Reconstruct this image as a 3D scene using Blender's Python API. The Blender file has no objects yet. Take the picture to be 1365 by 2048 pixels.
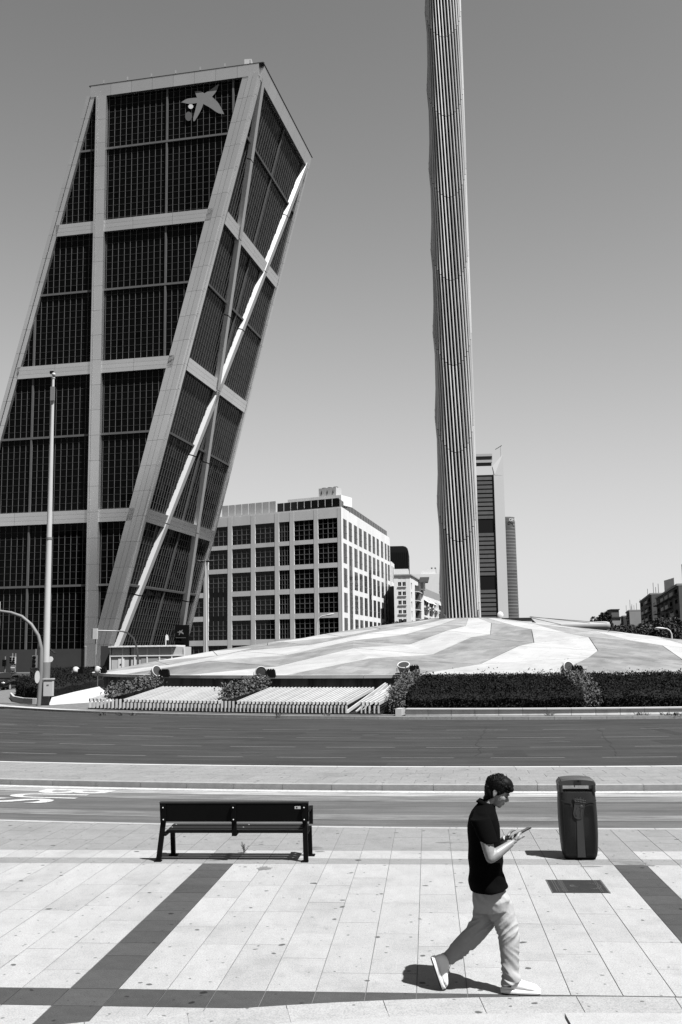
import bpy, bmesh, math, random
from mathutils import Vector, Matrix
R = math.radians
random.seed(7)
SC = bpy.context.scene
COL = SC.collection

# ------------------------------------------------------------------ camera
W, H, F, CH = 1365.0, 2048.0, 2050.0, 2.62
_p, _y, _r = R(7.83), R(4.69), R(0.75)
FW = Vector((-math.sin(_y)*math.cos(_p), math.cos(_y)*math.cos(_p), math.sin(_p)))
_rt = Vector((math.cos(_y), math.sin(_y), 0)); _up = _rt.cross(FW)
RT = _rt*math.cos(_r) - _up*math.sin(_r)
UP = _up*math.cos(_r) + _rt*math.sin(_r)
CO = Vector((0, 0, CH))
cam = bpy.data.cameras.new('camera'); camo = bpy.data.objects.new('camera', cam); COL.objects.link(camo)
cam.sensor_fit = 'VERTICAL'; cam.sensor_height = 36.0; cam.lens = 36.0*F/H
cam.clip_start = 0.1; cam.clip_end = 20000
camo.matrix_world = Matrix(((RT.x, UP.x, -FW.x, CO.x), (RT.y, UP.y, -FW.y, CO.y), (RT.z, UP.z, -FW.z, CO.z), (0, 0, 0, 1)))
SC.camera = camo

# ------------------------------------------------------------------ sky and sun (black and white film: neutral light, red-filtered sky)
SUN = Vector((0.43, -0.335, 1.0)).normalized()
world = bpy.data.worlds.new('World'); SC.world = world; world.use_nodes = True
nt = world.node_tree
for n in list(nt.nodes): nt.nodes.remove(n)
sky = nt.nodes.new('ShaderNodeTexSky'); sky.sky_type = 'NISHITA'; sky.sun_disc = False
sky.sun_elevation = math.asin(SUN.z); sky.sun_rotation = math.atan2(SUN.x, SUN.y)
sky.altitude = 700; sky.air_density = 2.0; sky.dust_density = 1.0; sky.ozone_density = 1.0
sep = nt.nodes.new('ShaderNodeSeparateColor'); nt.links.new(sky.outputs[0], sep.inputs[0])
def _m(op, x, y):
    nd = nt.nodes.new('ShaderNodeMath'); nd.operation = op
    for i, q in enumerate((x, y)):
        if isinstance(q, (int, float)): nd.inputs[i].default_value = q
        else: nt.links.new(q, nd.inputs[i])
    return nd.outputs[0]
# response of the film to the whole sky: contrasty, with a soft shoulder
_xp = _m('POWER', _m('MULTIPLY', sep.outputs[0], 0.1464), 2.2)
_film = _m('DIVIDE', _m('MULTIPLY', _xp, 5.5/0.174), _m('ADD', _m('MULTIPLY', _xp, 6.3), 1.0))
cmb = nt.nodes.new('ShaderNodeCombineColor')
for i in range(3): nt.links.new(_film, cmb.inputs[i])
bg = nt.nodes.new('ShaderNodeBackground'); bg.inputs[1].default_value = 0.05
nt.links.new(cmb.outputs[0], bg.inputs[0])
wo = nt.nodes.new('ShaderNodeOutputWorld'); nt.links.new(bg.outputs[0], wo.inputs[0])
sl = bpy.data.lights.new('sun', 'SUN'); sl.energy = 5.0; sl.angle = R(0.53); sl.color = (1, 1, 1)
slo = bpy.data.objects.new('sun', sl); COL.objects.link(slo)
slo.rotation_euler = SUN.to_track_quat('Z', 'Y').to_euler(); slo.location = (20, -20, 60)
SC.view_settings.view_transform = 'Standard'; SC.view_settings.look = 'None'
SC.view_settings.exposure = 1.80; SC.view_settings.gamma = 1.0; SC.view_settings.use_curve_mapping = False
SC.cycles.max_bounces = 5; SC.cycles.diffuse_bounces = 2; SC.cycles.glossy_bounces = 3; SC.cycles.transparent_max_bounces = 4
SC.cycles.use_denoising = True

# ------------------------------------------------------------------ helpers
def ray(px, py):
    v = FW + RT*((px-W/2)/F) - UP*((py-H/2)/F)
    return v/v.y
def at(px, py, Y): return CO + ray(px, py)*Y           # the point seen at a pixel, at a real depth of Y metres
def gp(px, py, z=0.0):
    v = ray(px, py); return CO + v*((z-CH)/v.z)
def lerp(a, b, t): return a+(b-a)*t

def mat(name, v, rough=0.7, var=0.0, scale=4.0, bump=0.0, bscale=40.0, metal=0.0, spec=0.12, rnd=0.0, detail=6.0, stretch=None, coord='Object'):
    v *= 0.42
    m = bpy.data.materials.new(name); m.use_nodes = True
    n = m.node_tree.nodes; l = m.node_tree.links; b = n['Principled BSDF']
    b.inputs['Roughness'].default_value = rough; b.inputs['Metallic'].default_value = metal
    b.inputs['Specular IOR Level'].default_value = spec
    b.inputs['Base Color'].default_value = (v, v, v, 1)
    src = None
    tc = n.new('ShaderNodeTexCoord')
    co = tc.outputs[coord]
    if stretch:
        mp = n.new('ShaderNodeMapping'); mp.inputs['Scale'].default_value = stretch
        l.new(co, mp.inputs[0]); co = mp.outputs[0]
    if var > 0:
        t = n.new('ShaderNodeTexNoise'); t.inputs['Scale'].default_value = scale; t.inputs['Detail'].default_value = detail
        t.inputs['Roughness'].default_value = 0.62
        l.new(co, t.inputs['Vector'])
        mr = n.new('ShaderNodeMapRange'); mr.inputs['From Min'].default_value = 0.25; mr.inputs['From Max'].default_value = 0.75
        mr.inputs['To Min'].default_value = v*(1-var); mr.inputs['To Max'].default_value = v*(1+var)
        l.new(t.outputs[0], mr.inputs[0]); src = mr.outputs[0]
    if rnd > 0:
        oi = n.new('ShaderNodeObjectInfo')
        mr2 = n.new('ShaderNodeMapRange'); mr2.inputs['To Min'].default_value = 1-rnd; mr2.inputs['To Max'].default_value = 1+rnd
        l.new(oi.outputs['Random'], mr2.inputs[0])
        mu = n.new('ShaderNodeMath'); mu.operation = 'MULTIPLY'; l.new(mr2.outputs[0], mu.inputs[0])
        if src: l.new(src, mu.inputs[1])
        else: mu.inputs[1].default_value = v
        src = mu.outputs[0]
    m['src'] = 1
    if src: l.new(src, b.inputs['Base Color'])
    if bump > 0:
        t2 = n.new('ShaderNodeTexNoise'); t2.inputs['Scale'].default_value = bscale; t2.inputs['Detail'].default_value = 4
        l.new(co, t2.inputs['Vector'])
        bp = n.new('ShaderNodeBump'); bp.inputs['Strength'].default_value = bump; bp.inputs['Distance'].default_value = 0.02
        l.new(t2.outputs[0], bp.inputs['Height']); l.new(bp.outputs[0], b.inputs['Normal'])
    return m
def base_chain(m):
    """socket that feeds Base Color (or None) so that stains can be multiplied in"""
    b = m.node_tree.nodes['Principled BSDF']; lk = b.inputs['Base Color'].links
    return (lk[0].from_socket if lk else None), b
def mul_into(m, sock):
    s, b = base_chain(m); n = m.node_tree.nodes; l = m.node_tree.links
    mu = n.new('ShaderNodeMath'); mu.operation = 'MULTIPLY'
    if s: l.new(s, mu.inputs[0])
    else: mu.inputs[0].default_value = b.inputs['Base Color'].default_value[0]
    l.new(sock, mu.inputs[1]); l.new(mu.outputs[0], b.inputs['Base Color'])
def add_spots(m, scale, lo, hi, dark, coord='world', keep=0.5):
    """gum and dirt spots: only some voronoi cells carry one"""
    n = m.node_tree.nodes; l = m.node_tree.links
    g = n.new('ShaderNodeNewGeometry'); 
    nz = n.new('ShaderNodeTexNoise'); nz.inputs['Scale'].default_value = scale*2.2; l.new(g.outputs['Position'], nz.inputs['Vector'])
    mixv = n.new('ShaderNodeVectorMath'); mixv.operation = 'MULTIPLY_ADD'
    mixv.inputs[1].default_value = (0.09/scale*3,)*3; l.new(nz.outputs['Color'], mixv.inputs[0]); l.new(g.outputs['Position'], mixv.inputs[2])
    v = n.new('ShaderNodeTexVoronoi'); v.voronoi_dimensions = '2D'; v.inputs['Scale'].default_value = scale; l.new(mixv.outputs[0], v.inputs['Vector'])
    sc = n.new('ShaderNodeSeparateColor'); l.new(v.outputs['Color'], sc.inputs[0])
    # radius depends on the cell's random colour
    rr = n.new('ShaderNodeMapRange'); rr.inputs['From Min'].default_value = keep; rr.inputs['From Max'].default_value = 1.0
    rr.inputs['To Min'].default_value = 0.0; rr.inputs['To Max'].default_value = hi; l.new(sc.outputs[0], rr.inputs[0])
    df = n.new('ShaderNodeMath'); df.operation = 'SUBTRACT'; l.new(v.outputs['Distance'], df.inputs[0]); l.new(rr.outputs[0], df.inputs[1])
    mr = n.new('ShaderNodeMapRange'); mr.inputs['From Min'].default_value = -lo; mr.inputs['From Max'].default_value = lo
    mr.inputs['To Min'].default_value = dark; mr.inputs['To Max'].default_value = 1.0
    l.new(df.outputs[0], mr.inputs[0]); mul_into(m, mr.outputs[0])
def add_patches(m, scale, amount, stretch=(1, 1, 1), lo=0.45, hi=0.7):
    n = m.node_tree.nodes; l = m.node_tree.links
    g = n.new('ShaderNodeNewGeometry'); mp = n.new('ShaderNodeMapping'); mp.inputs['Scale'].default_value = stretch
    l.new(g.outputs['Position'], mp.inputs[0])
    t = n.new('ShaderNodeTexNoise'); t.inputs['Scale'].default_value = scale; t.inputs['Detail'].default_value = 8; t.inputs['Roughness'].default_value = 0.65
    l.new(mp.outputs[0], t.inputs['Vector'])
    mr = n.new('ShaderNodeMapRange'); mr.inputs['From Min'].default_value = lo; mr.inputs['From Max'].default_value = hi
    mr.inputs['To Min'].default_value = 1.0; mr.inputs['To Max'].default_value = 1-amount
    l.new(t.outputs[0], mr.inputs[0]); mul_into(m, mr.outputs[0])

def add_streaks(m, cx, cy, amount, kr=2.2, ka=14.0):
    """wear that follows the lanes: noise over (radius, angle) round the roundabout"""
    n = m.node_tree.nodes; l = m.node_tree.links
    def mth(op, x, y=None):
        q = n.new('ShaderNodeMath'); q.operation = op
        for i, v in enumerate((x, y)):
            if v is None: continue
            if isinstance(v, (int, float)): q.inputs[i].default_value = v
            else: l.new(v, q.inputs[i])
        return q.outputs[0]
    g = n.new('ShaderNodeNewGeometry'); sp = n.new('ShaderNodeSeparateXYZ'); l.new(g.outputs['Position'], sp.inputs[0])
    dx, dy = mth('SUBTRACT', sp.outputs[0], cx), mth('SUBTRACT', sp.outputs[1], cy)
    r_ = mth('SQRT', mth('ADD', mth('MULTIPLY', dx, dx), mth('MULTIPLY', dy, dy))); an = mth('ARCTAN2', dy, dx)
    cb = n.new('ShaderNodeCombineXYZ'); l.new(mth('MULTIPLY', r_, kr), cb.inputs[0]); l.new(mth('MULTIPLY', an, ka), cb.inputs[1])
    t = n.new('ShaderNodeTexNoise'); t.inputs['Scale'].default_value = 1.0; t.inputs['Detail'].default_value = 7; t.inputs['Roughness'].default_value = 0.7; l.new(cb.outputs[0], t.inputs['Vector'])
    mr = n.new('ShaderNodeMapRange'); mr.inputs['From Min'].default_value = 0.3; mr.inputs['From Max'].default_value = 0.7; mr.inputs['To Min'].default_value = 1-amount; mr.inputs['To Max'].default_value = 1+amount
    l.new(t.outputs[0], mr.inputs[0]); mul_into(m, mr.outputs[0])
def org(o):
    v = Vector((0, 0, 0))
    while o is not None: v += o.location; o = o.parent
    return v
class MB:
    DUP = True
    def __init__(s): s.v = []; s.f = []
    def add(s, vs, fs):
        b = len(s.v); s.v += [Vector(x) for x in vs]; s.f += [tuple(i+b for i in f) for f in fs]; return s
    def obox(s, o, a, b, c):
        o, a, b, c = Vector(o), Vector(a), Vector(b), Vector(c)
        vs = [o, o+a, o+a+b, o+b, o+c, o+a+c, o+a+b+c, o+b+c]
        fs = [(0, 3, 2, 1), (4, 5, 6, 7), (0, 1, 5, 4), (1, 2, 6, 5), (2, 3, 7, 6), (3, 0, 4, 7)]
        if a.cross(b).dot(c) < 0: fs = [f[::-1] for f in fs]
        return s.add(vs, fs)
    def box(s, x0, x1, y0, y1, z0, z1): return s.obox((x0, y0, z0), (x1-x0, 0, 0), (0, y1-y0, 0), (0, 0, z1-z0))
    def bar(s, p, q, w, h, up=(0, 0, 1)):
        p, q = Vector(p), Vector(q); d = (q-p); u = Vector(up); sd = d.cross(u).normalized(); u2 = sd.cross(d).normalized()
        return s.obox(p - sd*w/2 - u2*h/2, d, sd*w, u2*h)
    def loft(s, rings, n=16, caps=True, power=2.0):
        """rings: (centre, half-axis a, half-axis b)"""
        b = len(s.v); k = len(rings)
        for c, a, bb in rings:
            c, a, bb = Vector(c), Vector(a), Vector(bb)
            for i in range(n):
                t = 2*math.pi*i/n; ct, st = math.cos(t), math.sin(t)
                if power != 2.0:
                    ct = math.copysign(abs(ct)**(2/power), ct); st = math.copysign(abs(st)**(2/power), st)
                s.v.append(c+a*ct+bb*st)
        for j in range(k-1):
            for i in range(n):
                s.f.append((b+j*n+i, b+j*n+(i+1) % n, b+(j+1)*n+(i+1) % n, b+(j+1)*n+i))
        if caps:
            e = b+(k-1)*n
            if MB.DUP:                       # caps get their own corners so that sides shade cleanly
                c0 = len(s.v); s.v += [v.copy() for v in s.v[b:b+n]]+[v.copy() for v in s.v[e:e+n]]; s.f.append(tuple(c0+i for i in range(n))[::-1]); s.f.append(tuple(c0+n+i for i in range(n)))
            else: s.f.append(tuple(b+i for i in range(n))[::-1]); s.f.append(tuple(e+i for i in range(n)))
        return s
    def tube(s, pts, rad, n=10, caps=True):
        pts = [Vector(p) for p in pts]
        if not isinstance(rad, (list, tuple)): rad = [rad]*len(pts)
        rings = []; prev = None
        for i, p in enumerate(pts):
            d = (pts[min(i+1, len(pts)-1)]-pts[max(i-1, 0)]).normalized()
            if prev is None:
                ref = Vector((0, 0, 1)) if abs(d.z) < 0.9 else Vector((1, 0, 0))
                a = d.cross(ref).normalized()
            else: a = (prev - d*prev.dot(d)).normalized()
            prev = a; b = d.cross(a)
            rings.append((p, a*rad[i], b*rad[i]))
        return s.loft(rings, n, caps)
    def ell(s, c, a, b, d, n=16, m=10):
        c, a, b, d = Vector(c), Vector(a), Vector(b), Vector(d)
        base = len(s.v); s.v.append(c-d)
        for j in range(1, m):
            ph = -math.pi/2+math.pi*j/m
            for i in range(n):
                t = 2*math.pi*i/n; s.v.append(c+a*(math.cos(t)*math.cos(ph))+b*(math.sin(t)*math.cos(ph))+d*math.sin(ph))
        s.v.append(c+d); top = len(s.v)-1
        for i in range(n):
            s.f.append((base, base+1+(i+1) % n, base+1+i))
            s.f.append((top, base+1+(m-2)*n+i, base+1+(m-2)*n+(i+1) % n))
        for j in range(m-2):
            for i in range(n):
                s.f.append((base+1+j*n+i, base+1+j*n+(i+1) % n, base+1+(j+1)*n+(i+1) % n, base+1+(j+1)*n+i))
        return s
    def sph(s, c, r, n=12, m=8): return s.ell(c, (r, 0, 0), (0, r, 0), (0, 0, r), n, m)
    def prism(s, poly, ext):
        """poly: list of 3-d points in a plane, extruded by ext"""
        k = len(poly); ext = Vector(ext); poly = [Vector(p) for p in poly]
        nrm = Vector((0, 0, 0))
        for i in range(k): nrm += poly[i].cross(poly[(i+1) % k])
        if nrm.dot(ext) < 0: poly = poly[::-1]
        b = len(s.v); s.v += poly + [p+ext for p in poly]
        s.f.append(tuple(b+i for i in range(k))[::-1]); s.f.append(tuple(b+k+i for i in range(k)))
        for i in range(k): s.f.append((b+i, b+(i+1) % k, b+k+(i+1) % k, b+k+i))
        return s
    def mesh(s, name, off=Vector((0, 0, 0)), smooth=False, m=None):
        me = bpy.data.meshes.new(name); me.from_pydata([v-off for v in s.v], [], s.f)
        if m is not None: me.materials.append(m)
        if smooth: me.polygons.foreach_set('use_smooth', [len(f) <= 4 for f in s.f])
        me.update(); return me
    def build(s, name, m, parent=None, smooth=False, kind=None, label=None, fix=False):
        me = s.mesh(name, org(parent), smooth, m)
        if fix:
            bm = bmesh.new(); bm.from_mesh(me); bmesh.ops.recalc_face_normals(bm, faces=bm.faces); bm.to_mesh(me); bm.free()
        o = bpy.data.objects.new(name, me); COL.objects.link(o)
        if parent: o.parent = parent
        if kind: o['kind'] = kind
        if label: o['label'] = label
        return o
def piece(name, me, parent, loc, scale=(1, 1, 1), rotz=0.0):
    """a piece that shares its mesh with its likes"""
    o = bpy.data.objects.new(name, me); COL.objects.link(o); o.parent = parent
    o.location = Vector(loc)-org(parent); o.scale = scale; o.rotation_euler = (0, 0, rotz); return o
def thing(name, label, cat, loc, group=None):
    o = bpy.data.objects.new(name, None); COL.objects.link(o); o.empty_display_size = 0.3
    o.location = loc; o['label'] = label; o['category'] = cat
    if group: o['group'] = group
    return o
def tag(o, label, cat, group=None):
    o['label'] = label; o['category'] = cat
    if group: o['group'] = group
    return o
def copy_tree(o, parent=None):
    c = o.copy(); COL.objects.link(c)
    if parent: c.parent = parent
    for ch in list(o.children): copy_tree(ch, c)
    return c
def struct(o): o['kind'] = 'structure'; return o
UNIT = MB().box(-.5, .5, -.5, .5, 0, 1)
TMP = bpy.data.scenes.new('workbench')
def remesh(mb, name, m, parent, voxel, smooth=4, kind=None, disp=0.0, dscale=0.1, disp2=None, factor=0.5):
    """one continuous skin over overlapping volumes"""
    o = mb.build(name, m, parent); TMP.collection.objects.link(o)
    md = o.modifiers.new('r', 'REMESH'); md.mode = 'VOXEL'; md.voxel_size = voxel
    if smooth:
        ms = o.modifiers.new('s', 'SMOOTH'); ms.iterations = smooth; ms.factor = factor
    if disp:
        tx = bpy.data.textures.new(name, 'CLOUDS'); tx.noise_scale = dscale; tx.noise_depth = 2
        dm = o.modifiers.new('d', 'DISPLACE'); dm.texture = tx; dm.strength = disp; dm.mid_level = 0.5
    TMP.view_layers[0].update(); dg = TMP.view_layers[0].depsgraph; dg.update()
    me = bpy.data.meshes.new_from_object(o.evaluated_get(dg)); TMP.collection.objects.unlink(o)
    o.modifiers.clear(); old = o.data; o.data = me; bpy.data.meshes.remove(old); me.name = name
    if not me.materials: me.materials.append(m)
    me.polygons.foreach_set('use_smooth', [True]*len(me.polygons))
    if disp2:
        vn = [(v.co.copy(), v.normal.copy()) for v in me.vertices]; fl = []
        for c_, n_ in vn: fl.extend(disp2(c_, n_))
        me.vertices.foreach_set('co', fl); me.update()
    return o
def text_mesh(txt, size, extr=0.0, bold=0.0):
    cu = bpy.data.curves.new('t', 'FONT'); cu.body = txt; cu.size = size; cu.extrude = extr; cu.offset = bold; cu.resolution_u = 3
    o = bpy.data.objects.new('t', cu); TMP.collection.objects.link(o)
    TMP.view_layers[0].update(); dg = TMP.view_layers[0].depsgraph; dg.update()
    me = bpy.data.meshes.new_from_object(o.evaluated_get(dg)); bpy.data.objects.remove(o); return me

# ------------------------------------------------------------------ materials
m_slab = mat('pale_granite_slab', 0.44, 0.75, 0.10, 2.5, 0.25, 160, rnd=0.055)
m_slab_grey = mat('grey_granite_slab', 0.29, 0.75, 0.10, 2.5, 0.25, 160, rnd=0.04)
m_slab_dark = mat('dark_granite_slab', 0.078, 0.75, 0.16, 3, 0.25, 160, rnd=0.12)
for mm in (m_slab, m_slab_grey, m_slab_dark):
    add_patches(mm, 1.1, 0.22, (1, 1, 1), 0.5, 0.75)
    add_patches(mm, 9.0, 0.14, (1, 2.2, 1), 0.5, 0.72)
    add_patches(mm, 75.0, 0.42, (1, 1, 1), 0.42, 0.68)
    add_spots(mm, 2.3, 0.008, 0.080, 0.26, keep=0.5)
    add_spots(mm, 5.1, 0.012, 0.085, 0.35, keep=0.60)
m_joint = mat('slab_joint', 0.17, 0.9, 0.4, 3)
m_asph = mat('asphalt', 0.050, 0.9, 0.12, 1.2, 0.3, 120)
add_patches(m_asph, 0.5, 0.22, (0.35, 3, 1), 0.45, 0.7); add_patches(m_asph, 60, 0.3, (1, 1, 1), 0.4, 0.65)
m_bus = mat('worn_bus_lane_asphalt', 0.125, 0.9, 0.12, 1.2, 0.3, 120)
add_patches(m_bus, 60, 0.3, (1, 1, 1), 0.4, 0.65); add_patches(m_bus, 2.0, 0.3, (0.3, 2, 1), 0.5, 0.75)
m_paint = mat('road_paint', 0.52, 0.7, 0.25, 9)
add_patches(m_paint, 22, 0.5, (1, 1, 1), 0.5, 0.7)
m_paint_thin = mat('worn_lane_paint', 0.15, 0.7, 0.3, 9)
m_ground = mat('city_ground', 0.10, 0.9, 0.2, 0.05)
m_kerb = mat('kerb_granite', 0.30, 0.8, 0.14, 6, 0.3, 120, rnd=0.06)
m_conc = mat('white_concrete', 0.50, 0.8, 0.10, 1.5, 0.1, 30, rnd=0.04); add_patches(m_conc, 3, 0.2, (1, 1, 0.3), 0.52, 0.72)
m_wall = mat('stained_concrete_wall', 0.20, 0.85, 0.25, 1.2, 0.1, 30, stretch=(1, 1, .2)); add_patches(m_wall, 1.6, 0.6, (1, 1, 0.08), 0.46, 0.62)
m_black = mat('black_enamel', 0.004, 0.6, 0.2, 8, spec=0.06)
m_wood = mat('dark_plank', 0.02, 0.6, 0.3, 10, stretch=(1, 8, 8), spec=0.12)
m_bolt = mat('bolt_steel', 0.6, 0.35)
m_label = mat('white_sticker', 0.7, 0.5)
m_tube = mat('bronze_rib', 0.74, 0.36, 0.18, 0.8, 0.03, 8, metal=0.35, rnd=0.25, stretch=(1, 1, 0.25))
m_tubein = mat('dark_core', 0.004, 0.9, spec=0.0)
m_glass = mat('black_glass', 0.0015, 0.12, spec=0.03, rnd=0.0)
m_pane = mat('dark_pane', 0.0018, 0.06, spec=0.045, rnd=0.7)
m_mull = mat('kio_mullion', 0.15, 0.5, 0.1, 0.5, metal=0.2)
m_mull2 = mat('kio_transom', 0.055, 0.5, 0.1, 0.5, metal=0.2)
m_panel = mat('polished_metal_panel', 1.30, 0.20, 0.06, 0.15, 0.015, 0.5, metal=0.90, rnd=0.04)
m_panel_b = mat('white_brace_panel', 0.62, 0.4, 0.05, 0.2, metal=0.35)
m_seam = mat('panel_seam', 0.05, 0.6)
m_logo = mat('logo_film', 0.24, 0.5, 0.05, 1)
m_logo_b = mat('logo_film_pale', 0.72, 0.5)
m_logo_g = mat('logo_film_grey', 0.13, 0.5)

# ------------------------------------------------------------------ ground, roads and pavements
add_streaks(m_asph, 3.07, 81.8, .38, 1.6, 9); add_streaks(m_asph, 3.07, 81.8, .15, 9, 40); add_streaks(m_bus, 3.07, 81.8, .35, 2.5, 12)
ZR = -0.06                                           # road level; the near pavement is level 0
RC = Vector((3.07, 81.8)); R_PAV, R_ISN, R_ISF = 65.85, 61.3, 58.0
KC = Vector((6.87, 82.6)); R_KERB = 41.2            # the planted roundabout
def arc(c, r, a0, a1, n, z):
    return [Vector((c.x+r*math.cos(R(lerp(a0, a1, i/n))), c.y+r*math.sin(R(lerp(a0, a1, i/n))), z)) for i in range(n+1)]
def ring(c, r0, r1, a0, a1, n, z0, z1, cc=None):
    mb = MB(); A = arc(c, r0, a0, a1, n, z0); B = arc(cc or c, r1, a0, a1, n, z0); up = Vector((0, 0, z1-z0))
    vs = A+B+[p+up for p in A]+[p+up for p in B]; k = n+1; fs = []
    for i in range(n):
        fs += [(2*k+i, 2*k+i+1, 3*k+i+1, 3*k+i)[::-1], (i, i+1, 2*k+i+1, 2*k+i)[::-1], (k+i, k+i+1, 3*k+i+1, 3*k+i)]
    fs += [(0, k, 3*k, 2*k)[::-1], (n, k+n, 3*k+n, 2*k+n)]
    mb.add(vs, fs); return mb
def flat_ring(c, r0, r1, a0, a1, n, z):
    mb = MB(); A = arc(c, r0, a0, a1, n, z); B = arc(c, r1, a0, a1, n, z); k = n+1
    mb.add(A+B, [(i, k+i, k+i+1, i+1) for i in range(n)]); return mb
g = MB().add([(-6000, -6000, ZR-.02), (6000, -6000, ZR-.02), (6000, 9000, ZR-.02), (-6000, 9000, ZR-.02)], [(0, 1, 2, 3)]).build('ground', m_ground); struct(g)
road = flat_ring(RC, 24, R_ISF+.4, 0, 360, 160, ZR-.008).build('road', m_asph); struct(road)
bus = flat_ring(RC, R_ISN-.3, R_PAV+.1, -150, -30, 90, ZR-.004).build('bus_lane', m_bus); struct(bus)
side = MB().add([(-120, 60, ZR-.012), (-28, 60, ZR-.012), (-28, 170, ZR-.012), (-120, 170, ZR-.012)], [(0, 1, 2, 3)]).build('side_road', m_asph); struct(side)
# wheel-polished pale streaks of the bus lane
for r0, r1, mm in ((R_ISN+.05, R_ISN+.32, m_paint), ):
    piece_o = flat_ring(RC, r0, r1, -125, -55, 60, ZR+.002).build('lane_line', mm, bus)
m_worn = mat('wheel_worn_asphalt', 0.20, 0.85, 0.2, 2, 0.3, 120, stretch=(0.4, 1, 1)); add_patches(m_worn, 6, 0.35, (0.4, 2, 1), 0.42, 0.7); add_patches(m_worn, 70, 0.3, (1, 1, 1), 0.4, 0.65)
m_worn2 = mat('sun_bleached_asphalt', 0.40, 0.85, 0.2, 2, 0.3, 120, stretch=(0.4, 1, 1)); add_patches(m_worn2, 5, 0.35, (0.4, 2, 1), 0.42, 0.7); add_patches(m_worn2, 70, 0.3, (1, 1, 1), 0.4, 0.65)
add_streaks(m_worn, 3.07, 81.8, .4, 4, 30); add_streaks(m_worn2, 3.07, 81.8, .4, 4, 30)
flat_ring(RC, R_ISN+.34, R_ISN+.80, -125, -55, 80, ZR).build('bleached_strip', m_worn2, bus)
flat_ring(RC, R_ISN+.82, R_ISN+1.5, -125, -55, 80, ZR).build('worn_strip', m_worn, bus)
flat_ring(RC, R_ISN+3.0, R_ISN+3.55, -125, -55, 80, ZR).build('worn_strip', m_worn, bus)
# traffic island with kerb stones and slabs
isl = ring(RC, R_ISF+.18, R_ISN-.2, -130, -50, 100, ZR-.01, 0.036).build('traffic_island', m_joint); struct(isl)
def arc_pieces(parent, name, m, c, r0, r1, a_from, a_to, length, z0, z1, gap=0.008, cap=999):
    rm = (r0+r1)/2; da = math.degrees(length/rm); k = int((a_to-a_from)/da); base = None; n = 0
    ga = math.degrees(gap/rm)/2
    me = ring(Vector((0, 0)), r0, r1, -da/2+ga, da/2-ga, 2, z0, z1).mesh(name, Vector((0, 0, 0)), False, m)
    for i in range(k):
        if n >= cap: break
        o = piece(name, me, parent, (c.x, c.y, 0), rotz=R(a_from+da*(i+.5))); n += 1
arc_pieces(isl, 'kerb_stone', m_kerb, RC, R_ISN-.19, R_ISN, -105, -80, 1.0, ZR-.005, 0.050)
arc_pieces(isl, 'edge_stone', m_conc, RC, R_ISF, R_ISF+.17, -105, -82, 1.0, ZR-.005, 0.050)
for j in range(5):
    w = (R_ISN-.2-R_ISF-.18)/5
    arc_pieces(isl, 'slab', m_slab_grey, RC, R_ISF+.18+j*w+.004, R_ISF+.18+(j+1)*w-.004, -104.5+0.35*(j % 2), -82, 0.8, 0.02, 0.046)
# lane dashes and edge line of the main road
for r, ph, ln, gap in ((55.0, .10, 1.85, .93), (52.1, .5, 2.0, .9), (48.9, .2, 2.1, 1.1), (45.6, .7, 2.1, 1.2)):
    da = math.degrees((ln+gap)/r); hw = .05
    me = flat_ring(Vector((0, 0)), r-hw, r+hw, 0, math.degrees(ln/r), 3, 0).mesh('lane_dash', Vector((0, 0, 0)), False, m_paint_thin)
    for i in range(-9, 7):
        piece('lane_dash', me, road, (RC.x, RC.y, ZR-.004), rotz=R(-90-1.9+da*(i+ph)))
flat_ring(RC, R_ISF-.13, R_ISF-.05, -120, -60, 80, ZR-.003).build('edge_line', m_paint, road)
flat_ring(KC, R_KERB+.10, R_KERB+.2, -150, -60, 80, ZR-.003).build('edge_line', m_paint_thin, road)
m_patch = mat('fresh_asphalt_patch', .034, .9, .15, 2, .3, 120); m_cover = mat('road_cover', .05, .6, .3, 8)
for a0, a1, r0, r1 in ((-97.5, -94.2, 56.2, 57.3), (-86.0, -83.4, 50.0, 51.4), (-101.5, -99.0, 46.6, 47.8), (-91.5, -90.6, 53.0, 54.6), (-84.5, -84.0, 45.0, 48.4)):
    flat_ring(RC, r0, r1, a0, a1, 8, ZR-.006).build('repair_patch', m_patch, road)
for px, py in ((60, 1449), (160, 1450), (742, 1470), (1120, 1483), (505, 1505)):
    c = gp(px, py, ZR-.004); MB().add([Vector((c.x+.33*math.cos(t*.3927), c.y+.33*math.sin(t*.3927), ZR-.0045)) for t in range(16)], [tuple(range(16))]).build('drain_cover', m_cover, road)
# tyre smears and cracks
m_crack = mat('crack', 0.03, 0.9)
for pts in ([(975, 1452), (968, 1468), (955, 1488), (962, 1500), (948, 1515)], [(1195, 1455), (1215, 1478), (1228, 1500), (1240, 1515)]):
    P = [gp(x, y, ZR-.003) for x, y in pts]; Q = []
    for a, b in zip(P, P[1:]):
        for k in range(5):
            t = k/5; p = a.lerp(b, t); p.x += random.uniform(-.08, .08); Q.append(p)
    mb = MB()
    for a, b in zip(Q, Q[1:]): mb.add([a, a+Vector((.02, 0, 0)), b+Vector((.02, 0, 0)), b], [(0, 1, 2, 3)])
    mb.build('crack', m_crack, road)
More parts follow.
